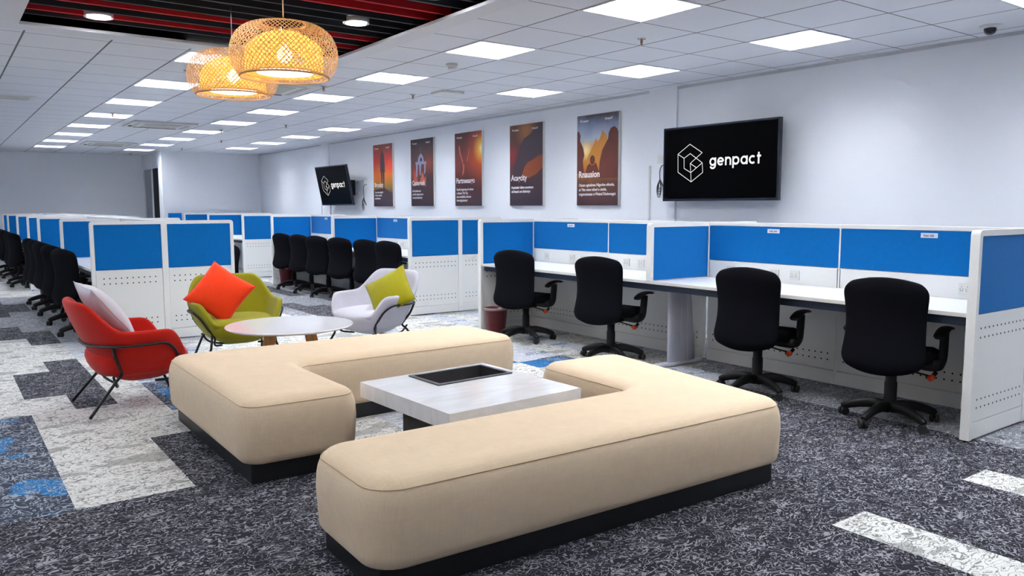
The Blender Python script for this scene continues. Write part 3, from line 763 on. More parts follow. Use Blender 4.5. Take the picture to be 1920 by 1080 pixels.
    for a in angs:
        c, s = math.cos(a)*0.292, math.sin(a)*0.292
        bm = newbm(); a2 = a+0.9; dx, dy = math.cos(a2), math.sin(a2)
        for sgn in (-1, 1):
            ctr = Vector((c-dx*0.008, s-dy*0.008, 0.027)); nrm = Vector((-dy, dx, 0))
            tube(bm, [ctr+nrm*sgn*0.007, ctr+nrm*sgn*0.025], 0.027, 16)
        tube(bm, [(c, s, 0.03), (c, s, 0.062)], 0.011, 8)
        obj('caster', bm, RUBBER, t)
    return t
def P2(o, x, y, rz): o.location = (x, y, 0); o.rotation_euler = (0, 0, rz)
def hub_from_back(bx, by, a): return bx+0.30*math.cos(a), by+0.30*math.sin(a)
chair = office_chair('black office chair closest to the camera, at the right end of the nearest right-hand desks')
A0 = R(15); hx, hy = hub_from_back(4.66, 2.53, R(14)); P2(chair, hx, hy, R(14)); chair['group'] = 'black office chairs'
GRP = 'black office chairs'
for bx, by, a, lab in ((4.66, 3.56, R(14), 'black office chair just left of the one closest to the camera'),
                       (4.65, 5.14, R(16), 'black office chair third from the right at the nearest right-hand desks'),
                       (4.68, 6.44, R(20), 'black office chair beside the dark red bin at the nearest right-hand desks')):
    hx, hy = hub_from_back(bx, by, a); dup(chair, (hx, hy, 0), a, lab)
for i, y in enumerate([9.19, 9.83, 10.70, 11.55, 12.27, 13.05]):
    a = R((16, 18, 20, 20, 18, 18)[i]); hx, hy = hub_from_back(4.66, y, a)
    dup(chair, (hx, hy, 0), a, 'black office chair at the middle right-hand desk row, %s from its near end' % ords[i])
for i, y in enumerate([9.72, 10.75, 11.75, 12.5, 13.24]):
    dup(chair, (1.31, y, 0), R((20, 20, 20, 20, 18)[i]), 'black office chair on the left of the near left-hand desk row, %s from the front' % ords[i])
for i, y in enumerate([16.3, 17.05, 18.4, 19.3, 20.7]):
    dup(chair, (1.31, y, 0), R(18), 'black office chair on the left of the far left-hand desk row, %s from the front' % ords[i])
dup(chair, (2.55, 9.45, 0), R(200), 'black office chair glimpsed behind the right edge of the near left-hand end partition')
dup(chair, (2.60, 11.9, 0), R(185), 'black office chair on the right side of the near left-hand desk row, farther back')

# ------------------------------------------------------------------ bins
def bin_(x, y, label, liner=True):
    t = thing('waste_bin', label, 'waste bin', (x, y, 0), 0, 'dark red waste bins')
    bm = newbm(); lathe(bm, [(0.095, 0.0), (0.098, 0.004), (0.128, 0.28), (0.133, 0.285), (0.133, 0.292), (0.124, 0.290), (0.094, 0.012), (0.0005, 0.012)], n=32, cap=False)
    lathe(bm, [(0.0005, 0.001), (0.095, 0.001)], n=32, cap=False); obj('tub', bm, WINE, t)
    if liner:
        bm = newbm(); lathe(bm, [(0.131, 0.268), (0.1355, 0.272), (0.1365, 0.288), (0.131, 0.296), (0.122, 0.29)], n=32, cap=False); obj('liner', bm, LINER, t)
bin_(4.94, 7.06, 'dark red waste bin with a clear liner under the nearest right-hand desk row')
bin_(5.02, 13.72, 'dark red waste bin at the far end of the middle right-hand desk row', False)
bin_(1.32, 13.66, 'dark red waste bin behind the chairs of the near left-hand desk row', False)

# ------------------------------------------------------------------ L-shaped benches
def fillet(poly, rs, n=7):
    out = []; N = len(poly)
    for i in range(N):
        p0, p, p1 = Vector(poly[i-1]), Vector(poly[i]), Vector(poly[(i+1) % N]); r = rs[i]
        a = (p0-p).normalized(); b = (p1-p).normalized(); ang = a.angle(b); tl = r/math.tan(ang/2)
        s = p+a*tl; e = p+b*tl; cdir = (a+b).normalized(); cc = p+cdir*(r/math.sin(ang/2))
        v0, v1 = s-cc, e-cc; th = math.atan2(v0.x*v1.y-v0.y*v1.x, v0.dot(v1))
        for k in range(n+1):
            q = th*k/n; out.append(Vector((cc.x+v0.x*math.cos(q)-v0.y*math.sin(q), cc.y+v0.x*math.sin(q)+v0.y*math.cos(q))))
    return out
def offs(pts, d):
    N = len(pts); out = []
    for i in range(N):
        t = (pts[(i+1) % N]-pts[i-1]).normalized(); out.append(pts[i]+Vector((-t.y, t.x))*d)
    return out
def densify(pts, step=0.09):
    out = []; N = len(pts)
    for i in range(N):
        a, b = pts[i], pts[(i+1) % N]; n = max(1, int((b-a).length/step))
        for k in range(n): out.append(a.lerp(b, k/n))
    return out
def bench(poly, rs, label, base_in=0.055, H=0.44):
    """poly counter-clockwise"""
    c = Vector((sum(p[0] for p in poly)/len(poly), sum(p[1] for p in poly)/len(poly)))
    t = thing('bench_seat', label, 'bench', (c.x, c.y, 0), 0)
    pl = [(p[0]-c.x, p[1]-c.y) for p in poly]; pts = densify(fillet(pl, rs))
    prof = [(0.075, 0.100), (0.045, 0.100), (0.024, 0.108), (0.010, 0.125), (0.004, 0.15), (0.0, 0.22), (-0.004, 0.28), (0.0, 0.34), (0.006, 0.37), (0.014, 0.392), (0.026, 0.410), (0.042, 0.424), (0.062, 0.433), (0.085, 0.438), (0.11, 0.44)]
    bm = newbm(); rings = []
    for d_, z in prof:
        o2 = offs(pts, d_); rings.append([bm.verts.new((p.x, p.y, z)) for p in o2])
    N = len(pts)
    for A, B in zip(rings, rings[1:]):
        for k in range(N):
            f = bm.faces.new((A[k], A[(k+1) % N], B[(k+1) % N], B[k])); f.smooth = True
    f = bm.faces.new(rings[-1]); f.smooth = False; bm.faces.new(rings[0][::-1])
    obj('upholstery', bm, BEIGE, t)
    bm = newbm(); sm = offs(pts, 0.018); tube(bm, [(p.x, p.y, 0.4035) for p in sm], 0.0022, 5, True); obj('seam', bm, PIPING, t)
    bm = newbm(); ins = []; NP = len(pl)
    for i in range(NP):
        p0, p, p1 = Vector(pl[i-1]), Vector(pl[i]), Vector(pl[(i+1) % NP]); d0 = (p-p0).normalized(); d1 = (p1-p).normalized()
        n0, n1 = Vector((-d0.y, d0.x)), Vector((-d1.y, d1.x)); b_ = (n0+n1); ins.append(p+b_*(base_in/(b_.dot(n0))))
    bp = fillet(ins, [0.012]*NP, 2)
    A = [bm.verts.new((p.x, p.y, 0.0)) for p in bp]; B = [bm.verts.new((p.x, p.y, 0.101)) for p in bp]
    for k in range(len(bp)): bm.faces.new((A[k], A[(k+1) % len(bp)], B[(k+1) % len(bp)], B[k]))
    bm.faces.new(A[::-1]); bm.faces.new(B); obj('plinth', bm, PLINTH, t)
bench([(1.150, 2.395), (3.430, 2.315), (3.640, 3.800), (2.975, 3.835), (2.955, 3.000), (1.165, 3.035)], [0.15, 0.13, 0.13, 0.13, 0.07, 0.15], 'nearer beige L-shaped upholstered bench on a black plinth, right of the marble table')
bench([(1.160, 3.845), (1.800, 3.820), (1.790, 4.690), (3.510, 4.715), (3.520, 5.440), (1.165, 5.480)], [0.12, 0.12, 0.07, 0.12, 0.13, 0.12], 'farther beige L-shaped upholstered bench on a black plinth, in front of the armchairs')

# ------------------------------------------------------------------ marble table
t = thing('coffee_table', 'square white marble coffee table with an inset black tray, between the benches', 'coffee table', (2.325, 3.59, 0), R(2.6))
def lp(x, y): # world to table local
    v = Vector((x-2.325, y-3.59)); a = -R(2.6); return v.x*math.cos(a)-v.y*math.sin(a), v.x*math.sin(a)+v.y*math.cos(a)
bm = newbm(); X, Y = 0.43, 0.445; tx0, tx1, ty0, ty1 = -0.135, 0.365, 0.09, 0.385
for c in ((-X, tx0, -Y, Y), (tx1, X, -Y, Y), (tx0, tx1, -Y, ty0), (tx0, tx1, ty1, Y)): box(bm, c[0], c[1], c[2], c[3], 0.335, 0.420)
bmesh.ops.remove_doubles(bm, verts=bm.verts, dist=0.0001)
obj('marble_top', bm, MARB, t)
bm = newbm()
z0, z1 = 0.350, 0.426; th = 0.012
def tray(bm, a0, a1, b0, b1):
    box(bm, a0, a1, b0, b0+th, z0, z1); box(bm, a0, a1, b1-th, b1, z0, z1); box(bm, a0, a0+th, b0+th, b1-th, z0, z1); box(bm, a1-th, a1, b0+th, b1-th, z0, z1)
tray(bm, tx0+0.001, tx1-0.001, ty0+0.001, ty1-0.001)
box(bm, tx0-0.010, tx0+0.014, ty0-0.010, ty1+0.010, 0.4205, 0.4275); box(bm, tx1-0.014, tx1+0.010, ty0-0.010, ty1+0.010, 0.4205, 0.4275)
box(bm, tx0+0.014, tx1-0.014, ty0-0.010, ty0+0.014, 0.4205, 0.4275); box(bm, tx0+0.014, tx1-0.014, ty1-0.014, ty1+0.010, 0.4205, 0.4275)
box(bm, tx0+th, tx1-th, ty0+th, ty1-th, z0, z0+0.004)
obj('inset_tray', bm, mat('black_brushed_tray', (0.10, 0.095, 0.10), 0.35, metal=0.6), t)
bm = newbm(); box(bm, -0.22, 0.20, -0.22, 0.34, 0.0, 0.3345, 0.002); obj('pedestal', bm, PLINTH, t)

# ------------------------------------------------------------------ round table
t = thing('round_table', 'low round white table with four wooden legs, amid the three armchairs', 'side table', (2.25, 6.10, 0))
bm = newbm(); lathe(bm, [(0.440, 0.438), (0.478, 0.446), (0.496, 0.455), (0.498, 0.460), (0.494, 0.464)], n=72); obj('table_top', bm, TOPW, t)
for k in range(4):
    a = R(45+90*k-12); c, s = math.cos(a), math.sin(a)
    bm = newbm(); tube(bm, [(c*0.21, s*0.21, 0.438), (c*0.31, s*0.31, 0.0)], 0.03, 12, radii=[0.027, 0.017]); obj('leg', bm, WOOD, t)

# ------------------------------------------------------------------ lounge armchairs
def rimpt(th):
    c, s = math.cos(th), math.sin(th)
    x = 0.355*math.copysign(abs(c)**0.72, c); y = 0.405*math.copysign(abs(s)**0.70, s)
    return x, y
def sstep(a, b, x): x = min(1, max(0, (x-a)/(b-a))); return x*x*(3-2*x)
def rimh(th):
    d = abs(math.degrees(math.atan2(math.sin(th), math.cos(th))))
    return 0.385 + (0.565-0.385)*sstep(30, 66, d) + (0.770-0.565)*sstep(100, 150, d)
def shell(th, tt):
    x, y = rimpt(th); h = rimh(th); zb = 0.175
    w_ = math.sin(tt*PI/2)**0.52 if tt > 0 else 0
    z = zb+(h-zb)*(tt**1.75)
    k = 0.70+0.30*tt
    px, py = x*w_*k, y*w_*k
    if x < 0: px -= 0.055*max(0, z-0.42)/0.36*abs(math.cos(th))
    px += 0.03*(1-tt)
    return Vector((px, py, z))
def shell_at(th, z):
    lo, hi = 0.0, 1.0
    for _ in range(30):
        m_ = (lo+hi)/2
        if shell(th, m_).z < z: lo = m_
        else: hi = m_
    return shell(th, lo)
def armchair(label, loc, rz, fab):
    t = thing('armchair', label, 'armchair', loc, rz, 'lounge armchairs')
    bm = newbm(); NT, NS = 48, 14; g = []
    for j in range(1, NS+1): g.append([bm.verts.new(shell(2*PI*i/NT, (j/NS))) for i in range(NT)])
    cv = bm.verts.new(shell(0, 0))
    for j in range(NS-1):
        for i in range(NT): bm.faces.new((g[j][i], g[j][(i+1) % NT], g[j+1][(i+1) % NT], g[j+1][i]))
    for i in range(NT): bm.faces.new((cv, g[0][(i+1) % NT], g[0][i]))
    o = obj('shell', bm, fab, t, True)
    md = o.modifiers.new('thick', 'SOLIDIFY'); md.thickness = 0.048; md.offset = -1; md.use_even_offset = False
    md = o.modifiers.new('sub', 'SUBSURF'); md.levels = 1; md.render_levels = 2
    # seat cushion
    bm = newbm(); N = 40; rings = []
    for sc, z in ((0.80, 0.25), (0.88, 0.28), (0.95, 0.32), (0.985, 0.365), (0.97, 0.395), (0.92, 0.412), (0.80, 0.420), (0.5, 0.424)):
        rg = []
        for k in range(N):
            th = 2*PI*k/N; x, y = rimpt(th)
            xx = x*0.86*sc+0.035*(1 if x > 0 else 0.2)+(0.02 if x > 0 else 0); rg.append(bm.verts.new((xx+0.012, y*0.80*sc, z-0.03*max(0, (xx-0.15)/0.2)**2)))
        rings.append(rg)
    for A, B in zip(rings, rings[1:]):
        for k in range(N): bm.faces.new((A[k], A[(k+1) % N], B[(k+1) % N], B[k]))
    bm.faces.new(rings[0][::-1]); bm.faces.new(rings[-1]); obj('seat_cushion', bm, fab, t, True)
    # tube hoop
    bm = newbm(); pts = []
    degs = [42, 50, 60, 75, 90, 105, 120, 135, 150, 165, 180]
    degs = degs + [360-d for d in degs[-2::-1]]
    def hoop(d):
        dd = d if d <= 180 else 360-d; z = 0.475 if dd > 70 else 0.475-0.20*((70-dd)/28)**1.3
        p = shell_at(R(d), z); n = Vector((p.x, p.y, 0)).normalized(); return p+n*0.014
    pts = [hoop(d) for d in degs]
    f0 = hoop(36); f1 = hoop(324)
    P = smoothpts([Vector((0.12, 0.16, 0.178)), Vector((0.22, 0.24, 0.20))]+pts+[Vector((0.22, -0.24, 0.20)), Vector((0.12, -0.16, 0.178))], 5)
    tube(bm, P, 0.0095, 8)
    obj('frame_hoop', bm, TUBE, t)
    for sg in (1, -1):
        d = 116*sg; q = shell_at(R(d), 0.475); q = q+Vector((q.x, q.y, 0)).normalized()*0.014
        k1 = shell_at(R(d), 0.27); k1 = k1+Vector((k1.x, k1.y, 0)).normalized()*0.020; km = shell_at(R(d), 0.37); km = km+Vector((km.x, km.y, 0)).normalized()*0.018
        ft = Vector((-0.335, sg*0.315, 0.004))
        bm = newbm(); tube(bm, smoothpts([q, km, k1, k1.lerp(ft, 0.18), k1.lerp(ft, 0.6), ft], 5), 0.0105, 8)
        obj('leg', bm, TUBE, t)
        bm = newbm(); f = hoop(44*sg if sg > 0 else 316)
        tube(bm, [f+Vector((0, 0, 0.02)), Vector((f.x+0.02, f.y+sg*0.02, 0.18)), Vector((0.345, sg*0.35, 0.004))], 0.0105, 8); obj('leg', bm, TUBE, t)
    bm = newbm()
    tube(bm, smoothpts([(-0.17, 0.27, 0.255), (-0.14, 0.20, 0.175), (-0.10, 0, 0.150), (-0.14, -0.20, 0.175), (-0.17, -0.27, 0.255)], 6), 0.009, 8); obj('cross_tube', bm, TUBE, t)
    return t
armchair('red armchair with black tube legs and a white cushion', (1.07, 6.09, 0), R(2), REDF)
armchair('olive green armchair with black tube legs, left behind the round table', (2.16, 7.22, 0), R(-93), LIMEF)
armchair('pale grey armchair with black tube legs, right of the round table', (3.42, 6.96, 0), R(198), GREYF)
def cushion(name, label, size, thick, loc, rot, m):
    bm = newbm(); n = 18; S = size/2
    for sg in (1, -1):
        g = []
        for j in range(n+1):
            row = []
            for i in range(n+1):
                u, v = -1+2*i/n, -1+2*j/n
                pin = 1-0.075*(1-u*u)**1.0*abs(v)**3 ; pin2 = 1-0.075*(1-v*v)*abs(u)**3
                h = ((1-abs(u)**2.2)*(1-abs(v)**2.2))**0.55
                wr = 0.004*math.sin(9*u+3*v)*math.sin(7*v-2*u)*h*(1-h)*3
                row.append(bm.verts.new((S*u*pin2, S*v*pin, sg*(thick/2*h+wr))))
            g.append(row)
        for j in range(n):
            for i in range(n): bm.faces.new((g[j][i], g[j][i+1], g[j+1][i+1], g[j+1][i]))
    bmesh.ops.remove_doubles(bm, verts=bm.verts, dist=0.0006)
    t = thing(name, label, 'cushion', loc); t.rotation_euler = rot
    o = obj('cover', bm, m, t, True)
    bm = newbm(); pts = []
    for (a, b) in (((-1, -1), (1, -1)), ((1, -1), (1, 1)), ((1, 1), (-1, 1)), ((-1, 1), (-1, -1))):
        for k in range(8):
            u = a[0]+(b[0]-a[0])*k/8; v = a[1]+(b[1]-a[1])*k/8
            pin = 1-0.075*(1-u*u)*abs(v)**3; pin2 = 1-0.075*(1-v*v)*abs(u)**3
            pts.append((S*u*pin2, S*v*pin, 0))
    tube(bm, pts, 0.0028, 5, True); obj('edge_seam', bm, m, t)
    return t
def axes(e1, e2):
    """each edge direction as (right, up, away) seen from the sitting group's front"""
    rr, vv = Vector((0.807, -0.59, 0)), Vector((0.59, 0.807, 0)); z = Vector((0, 0, 1))
    a, b = [(rr*e[0]+z*e[1]+vv*e[2]).normalized() for e in (e1, e2)]
    n = a.cross(b).normalized(); m_ = (a+b).normalized(); q = n.cross(m_)
    X_ = (m_-q).normalized(); Y_ = (m_+q).normalized()
    if X_.dot(a) < Y_.dot(a): X_, Y_ = Y_, X_; n = X_.cross(Y_)
    return Matrix((X_, Y_, n)).transposed().to_euler()
def orient(normal, spin):
    n = Vector(normal).normalized(); q = n.to_track_quat('Z', 'Y'); return (q.to_matrix() @ Matrix.Rotation(spin, 3, 'Z')).to_euler()
cushion('cushion', 'orange-red square cushion standing on one corner in the green armchair', 0.44, 0.14, (2.01, 7.16, 0.640), axes((0.54, 0.68, 0.48), (0.89, -0.45, 0.0)), CUSHR)
cushion('cushion', 'mustard-green square cushion leaning in the pale grey armchair', 0.44, 0.14, (3.475, 6.74, 0.585), axes((0.787, 0.618, 0.05), (0.16, -0.78, -0.60)), CUSHL)
cushion('cushion', 'white square cushion leaning against the back of the red armchair', 0.45, 0.16, (0.920, 6.08, 0.690), orient((0.80, 0.05, 0.62), R(4)), CUSHW)

# ------------------------------------------------------------------ screens
def tv(label, loc, ry, rz, Wd=1.46, Hh=0.80, extra=()):
    """local: screen faces -x, y to the left, z up, origin at the centre of the front"""
    t = thing('wall_screen', label, 'television', loc, 0, 'wall screens'); t.rotation_euler = (0, ry, rz)
    bm = newbm(); box(bm, 0, 0.045, -Wd/2, Wd/2, -Hh/2, Hh/2, 0.004); obj('bezel', bm, TVB, t)
    bm = newbm(); box(bm, -0.001, 0.002, -Wd/2+0.022, Wd/2-0.022, -Hh/2+0.026, Hh/2-0.020); sc = obj('screen', bm, TVS, t)
    bm = newbm(); box(bm, 0.045, 0.075, -Wd*0.25, Wd*0.25, -Hh*0.3, Hh*0.2, 0.01); obj('rear_housing', bm, CHP, t)
    lg = {'A': (5.782, 2.064), 'B': (5.613, 1.966), 'C': (5.688, 1.911), 'D': (5.772, 1.859), 'E': (5.947, 1.966), 'F': (5.942, 1.771), 'G': (5.755, 1.662), 'H': (5.600, 1.758), 'I': (5.609, 1.859), 'J': (5.775, 1.964), 'K': (5.860, 1.918), 'L': (5.857, 1.810), 'M': (5.762, 1.761), 'N': (5.689, 1.812)}
    sc_y = Wd/1.49
    bm = newbm()
    for e in ('AB', 'BD', 'AE', 'EF', 'FG', 'GH', 'HI', 'IJ', 'JK', 'KL', 'LM', 'MI', 'MG', 'DM', 'DN', 'EK'):
        p, q = [Vector((-0.0022, (lg[c][0]-5.417)*sc_y, lg[c][1]-1.857)) for c in e]
        d_ = (q-p).normalized(); n = Vector((0, -d_.z, d_.y))*0.0032
        p -= d_*0.002; q += d_*0.002
        bm.faces.new([bm.verts.new(v) for v in (p-n, q-n, q+n, p+n)])
    obj('logo', bm, LOGO, sc)
    bm = newbm(); U = 0.067; x = 0.0
    def arc(cx, cy, r_, a0, a1, n=20): return [(cx+r_*math.cos(R(a0+(a1-a0)*k/n)), cy+r_*math.sin(R(a0+(a1-a0)*k/n))) for k in range(n+1)]
    glyphs = [(1.0, [arc(.5, .5, .5, 0, 360, 28), [(1, 1.14), (1, 0)], arc(.5, 0.0, .5, 0, -155)]),
              (1.0, [[(0.05, .5), (.97, .5)], arc(.5, .5, .5, 0, 318)]),
              (0.86, [[(0, 1.14), (0, -.14)], arc(.43, .57, .43, 180, 0), [(.86, .6), (.86, -.14)]]),
              (1.0, [[(0, 1.14), (0, -.62)], arc(.5, .5, .5, 0, 360, 28)]),
              (1.0, [arc(.5, .5, .5, 0, 360, 28), [(1, 1.14), (1, -.14)]]),
              (0.86, [arc(.5, .5, .5, 48, 312)]),
              (0.55, [[(.22, 1.55), (.22, -.14)], [(-.08, 1.0), (.62, 1.0)]])]
    for adv, strokes in glyphs:
        for st in strokes:
            L = [Vector((-0.0022, 0.086*sc_y-(x+p[0])*U, -0.027+p[1]*U)) for p in st]
            prev = None
            for i, p in enumerate(L):
                d_ = (L[min(i+1, len(L)-1)]-L[max(i-1, 0)]).normalized()
                if st[0] == st[-1] and i in (0, len(L)-1): d_ = (L[1]-L[-2]).normalized()
                n = Vector((0, -d_.z, d_.y))*0.0098; cur = (bm.verts.new(p-n), bm.verts.new(p+n))
                if prev: bm.faces.new((prev[0], prev[1], cur[1], cur[0]))
                prev = cur
        x += adv+0.50
    obj('logo_text', bm, LOGO, sc)
    return t
tv1 = tv('large wall screen showing the white logo, near the right of the wall', (6.60, 5.417, 1.857), R(0), R(0.5), 1.49, 0.80)
bm = newbm(); box(bm, 0.075, 0.195, -0.12, 0.12, -0.12, 0.12, 0.004); obj('wall_bracket', bm, CHP, tv1)
tv2 = tv('farther wall screen tilted down on its bracket, left of the posters', (6.52, 15.02, 1.825), R(-11), R(1.0), 1.46, 0.80)
t = thing('screen_bracket', 'white and grey wall bracket behind the tilted far screen', 'bracket', (XR, 14.45, 1.8))
bm = newbm(); box(bm, -0.02, -0.001, -0.05, 0.5, 0.05, 0.11, 0.003); box(bm, -0.02, -0.001, -0.05, 0.5, -0.16, -0.10, 0.003); obj('wall_rail', bm, GREYP, t)
bm = newbm(); box(bm, -0.115, -0.02, 0.10, 0.13, -0.17, 0.13, 0.003); box(bm, -0.115, -0.02, 0.38, 0.41, -0.17, 0.13, 0.003); obj('arms', bm, TVB, t)
bm = newbm(); tube(bm, [(-0.02, -0.42, 0.12), (-0.06, -0.42, 0.12), (-0.06, -0.42, -0.22)], 0.016, 8); tube(bm, [(-0.02, -0.42, 0.12), (-0.02, 0.0, 0.12)], 0.012, 8); obj('pipe', bm, SOCK, t)
def cable_bundle(name, label, loc, s=1.0):
    t = thing(name, label, 'cable', loc)
    bm = newbm()
    for k in range(4):
        rr = 0.045*s+0.008*k; cz = -0.20*s-0.02*k
        tube(bm, [(0.0-0.004*k, rr*0.55*math.cos(a), cz+rr*math.sin(a)*1.5) for a in [2*PI*i/20 for i in range(20)]], 0.0045, 6, True)
    obj('coil', bm, CABLE, t)
    bm = newbm(); tube(bm, smoothpts([(0, -0.13*s, 0.10*s), (-0.02, -0.06*s, 0.08*s), (-0.01, -0.01*s, 0.0), (0, 0, -0.12*s)], 6), 0.005, 6)
    tube(bm, smoothpts([(0, 0.0, -0.12*s), (-0.01, -0.05*s, -0.18*s), (0, -0.10*s, -0.26*s)], 5), 0.008, 6); obj('lead', bm, CABLE, t)
cable_bundle('cable_bundle', 'coiled black cables hanging left of the large wall screen', (6.765, 6.37, 1.80), 0.75)
cable_bundle('cable_bundle', 'coiled black cables hanging below the bracket of the far screen', (6.72, 14.05, 1.72), 1.1)
t = thing('wall_outlet', 'small white wall outlet just left of the large wall screen', 'outlet', (6.77, 6.36, 1.94))
bm = newbm(); box(bm, -0.010, -0.0005, -0.055, 0.055, -0.045, 0.045, 0.003); obj('plate', bm, SOCK, t)
bm = newbm(); box(bm, -0.0115, -0.010, -0.03, -0.01, -0.015, 0.015); box(bm, -0.0115, -0.010, 0.01, 0.03, -0.015, 0.015); obj('rocker', bm, GREYP, t)
bm = newbm(); box(bm, 6.752, 6.7695, 6.515, 6.54, 0.0, 1.87, 0.002); tag(obj('cable_duct', bm, GREYP), 'thin grey cable duct running down the wall by the large screen', 'cable duct')
bm = newbm(); box(bm, 6.775, 6.7995, 16.25, 16.28, 0.0, 1.9, 0.002); tag(obj('cable_duct', bm, GREYP), 'thin grey cable duct on the wall left below the far screen', 'cable duct')

# ------------------------------------------------------------------ posters
def poster_mat(name, stops, blobs, tint=None, vertical=True):
    m = mat(name, (0.1, 0.05, 0.05), 0.45); nt = m.node_tree; b = nt.nodes['Principled BSDF']
    tc = nt.nodes.new('ShaderNodeTexCoord'); sx = nt.nodes.new('ShaderNodeSeparateXYZ'); nt.links.new(tc.outputs['Object'], sx.inputs[0])
    mr = nt.nodes.new('ShaderNodeMapRange'); mr.inputs[1].default_value = 0; mr.inputs[2].default_value = 1.14; nt.links.new(sx.outputs[2], mr.inputs[0])
    n = nt.nodes.new('ShaderNodeTexNoise'); n.inputs['Scale'].default_value = 3.2; n.inputs['Detail'].default_value = 4; nt.links.new(tc.outputs['Object'], n.inputs['Vector'])
    ad = nt.nodes.new('ShaderNodeMath'); ad.operation = 'MULTIPLY_ADD'; ad.inputs[1].default_value = 0.22; nt.links.new(n.outputs['Fac'], ad.inputs[0]); 
    sb = nt.nodes.new('ShaderNodeMath'); sb.operation = 'SUBTRACT'; sb.inputs[1].default_value = 0.11; nt.links.new(mr.outputs[0], sb.inputs[0]); nt.links.new(sb.outputs[0], ad.inputs[2])
    cr = nt.nodes.new('ShaderNodeValToRGB'); els = cr.color_ramp.elements
    els[0].position = stops[0][0]; els[0].color = (*stops[0][1], 1); els[1].position = stops[-1][0]; els[1].color = (*stops[-1][1], 1)
    for p, c in stops[1:-1]: e = els.new(p); e.color = (*c, 1)
    nt.links.new(ad.outputs[0], cr.inputs[0]); cur = cr.outputs[0]
    for (cy, cz, rad, col, pw) in blobs:
        cb = nt.nodes.new('ShaderNodeCombineXYZ'); nt.links.new(sx.outputs[1], cb.inputs[1]); nt.links.new(sx.outputs[2], cb.inputs[2])
        vd = nt.nodes.new('ShaderNodeVectorMath'); vd.operation = 'DISTANCE'; vd.inputs[1].default_value = (0, cy, cz); nt.links.new(cb.outputs[0], vd.inputs[0])
        m2 = nt.nodes.new('ShaderNodeMapRange'); m2.inputs[1].default_value = rad; m2.inputs[2].default_value = 0; m2.inputs[3].default_value = 0; m2.inputs[4].default_value = 1; m2.interpolation_type = 'SMOOTHSTEP'
        nt.links.new(vd.outputs['Value'], m2.inputs[0])
        po = nt.nodes.new('ShaderNodeMath'); po.operation = 'POWER'; po.inputs[1].default_value = pw; nt.links.new(m2.outputs[0], po.inputs[0])
        mx = nt.nodes.new('ShaderNodeMix'); mx.data_type = 'RGBA'; mx.inputs[7].default_value = (*col, 1); nt.links.new(po.outputs[0], mx.inputs[0]); nt.links.new(cur, mx.inputs[6]); cur = mx.outputs[2]
    nt.links.new(cur, b.inputs['Base Color']); return m
DK = (0.035, 0.016, 0.022)
def poster(y0, title, lines, label, m, shapes=()):
    """local origin bottom right (low y); y grows to the left in the picture; z up"""
    Wp, Hp = 0.77, 1.145
    t = thing('poster', label, 'poster', (6.760, y0, 1.41), 0, 'framed wall posters')
    bm = newbm(); box(bm, 0.001, 0.038, 0.0, Wp, 0, Hp, 0.002); obj('backing', bm, SOCK, t)
    bm = newbm(); box(bm, -0.0015, 0.0005, 0.004, Wp-0.004, 0.004, Hp-0.004); pr_ = obj('print', bm, m, t)
    for i, (mm, polys) in enumerate(shapes):
        bm = newbm()
        for poly in polys:
            bm.faces.new([bm.verts.new((-0.0018-0.0001*i, Wp*(1-u), Hp*v)) for u, v in poly])
        obj('printed_figure', bm, mm, pr_)
    def tx(nm, s, size, u, v, bold=0.0, sx=1.0):
        m4 = Matrix(((0, 0, -1, -0.0026), (-1, 0, 0, Wp*(1-u)), (0, 1, 0, Hp*v), (0, 0, 0, 1))); text_mesh(nm, s, size, PWHITE, pr_, m4, 0.0002, bold, sx)
    tx('title_text', title, 0.115, 0.05, 0.315, 0.0025, 0.95)
    for i, l in enumerate(lines): tx('body_text', l, 0.049, 0.06, 0.215-0.050*i, 0.0014, 0.95)
    tx('small_logo_text', 'N\\ enpact', 0.04, 0.08, 0.925, 0.0008); tx('small_logo_text', 'Gcnpa31', 0.04, 0.68, 0.925, 0.0008)
PWHITE = mat('print_white', (0.75, 0.72, 0.72), 0.5); PDARK = mat('print_plum', (0.045, 0.024, 0.035), 0.5); PBRN = mat('print_brown', (0.11, 0.022, 0.012), 0.5)
PGLD = mat('print_gold', (0.42, 0.17, 0.02), 0.5); PLIL = mat('print_lilac', (0.34, 0.32, 0.46), 0.5); PSAL = mat('print_salmon', (0.6, 0.13, 0.07), 0.5); PRUST = mat('print_rust', (0.26, 0.055, 0.012), 0.5)
def ell(cu, cv, ru, rv, n=18, a0=0, a1=2*PI): return [(cu+ru*math.cos(a0+(a1-a0)*k/n), cv+rv*math.sin(a0+(a1-a0)*k/n)) for k in range(n)]
poster(12.92, 'Brcusity', ['Yoan domunigedn', '4 Snimt wntdnt', 'smnflstninnt'], 'leftmost of the five wall posters, orange sunset with one standing figure',
       poster_mat('poster_sunset', [(0.0, (0.05, 0.03, 0.045)), (0.22, (0.10, 0.06, 0.04)), (0.33, (0.35, 0.17, 0.02)), (0.50, (0.72, 0.17, 0.01)), (0.72, (0.62, 0.03, 0.02)), (1.0, (0.22, 0.03, 0.02))], [(0.08, 0.74, 0.25, (0.85, 0.06, 0.03), 1.5)]),
       [(PDARK, [[(0.38, 0.55), (0.37, 0.68), (0.40, 0.82), (0.45, 0.88), (0.48, 0.93), (0.52, 0.88), (0.57, 0.82), (0.61, 0.66), (0.61, 0.55)], [(0.40, 0.56), (0.49, 0.56), (0.47, 0.34), (0.42, 0.34)], [(0.50, 0.56), (0.59, 0.56), (0.57, 0.24), (0.52, 0.24)], [(0.0, 0.0), (1.0, 0.0), (1.0, 0.20), (0.56, 0.30), (0.0, 0.26)]])])
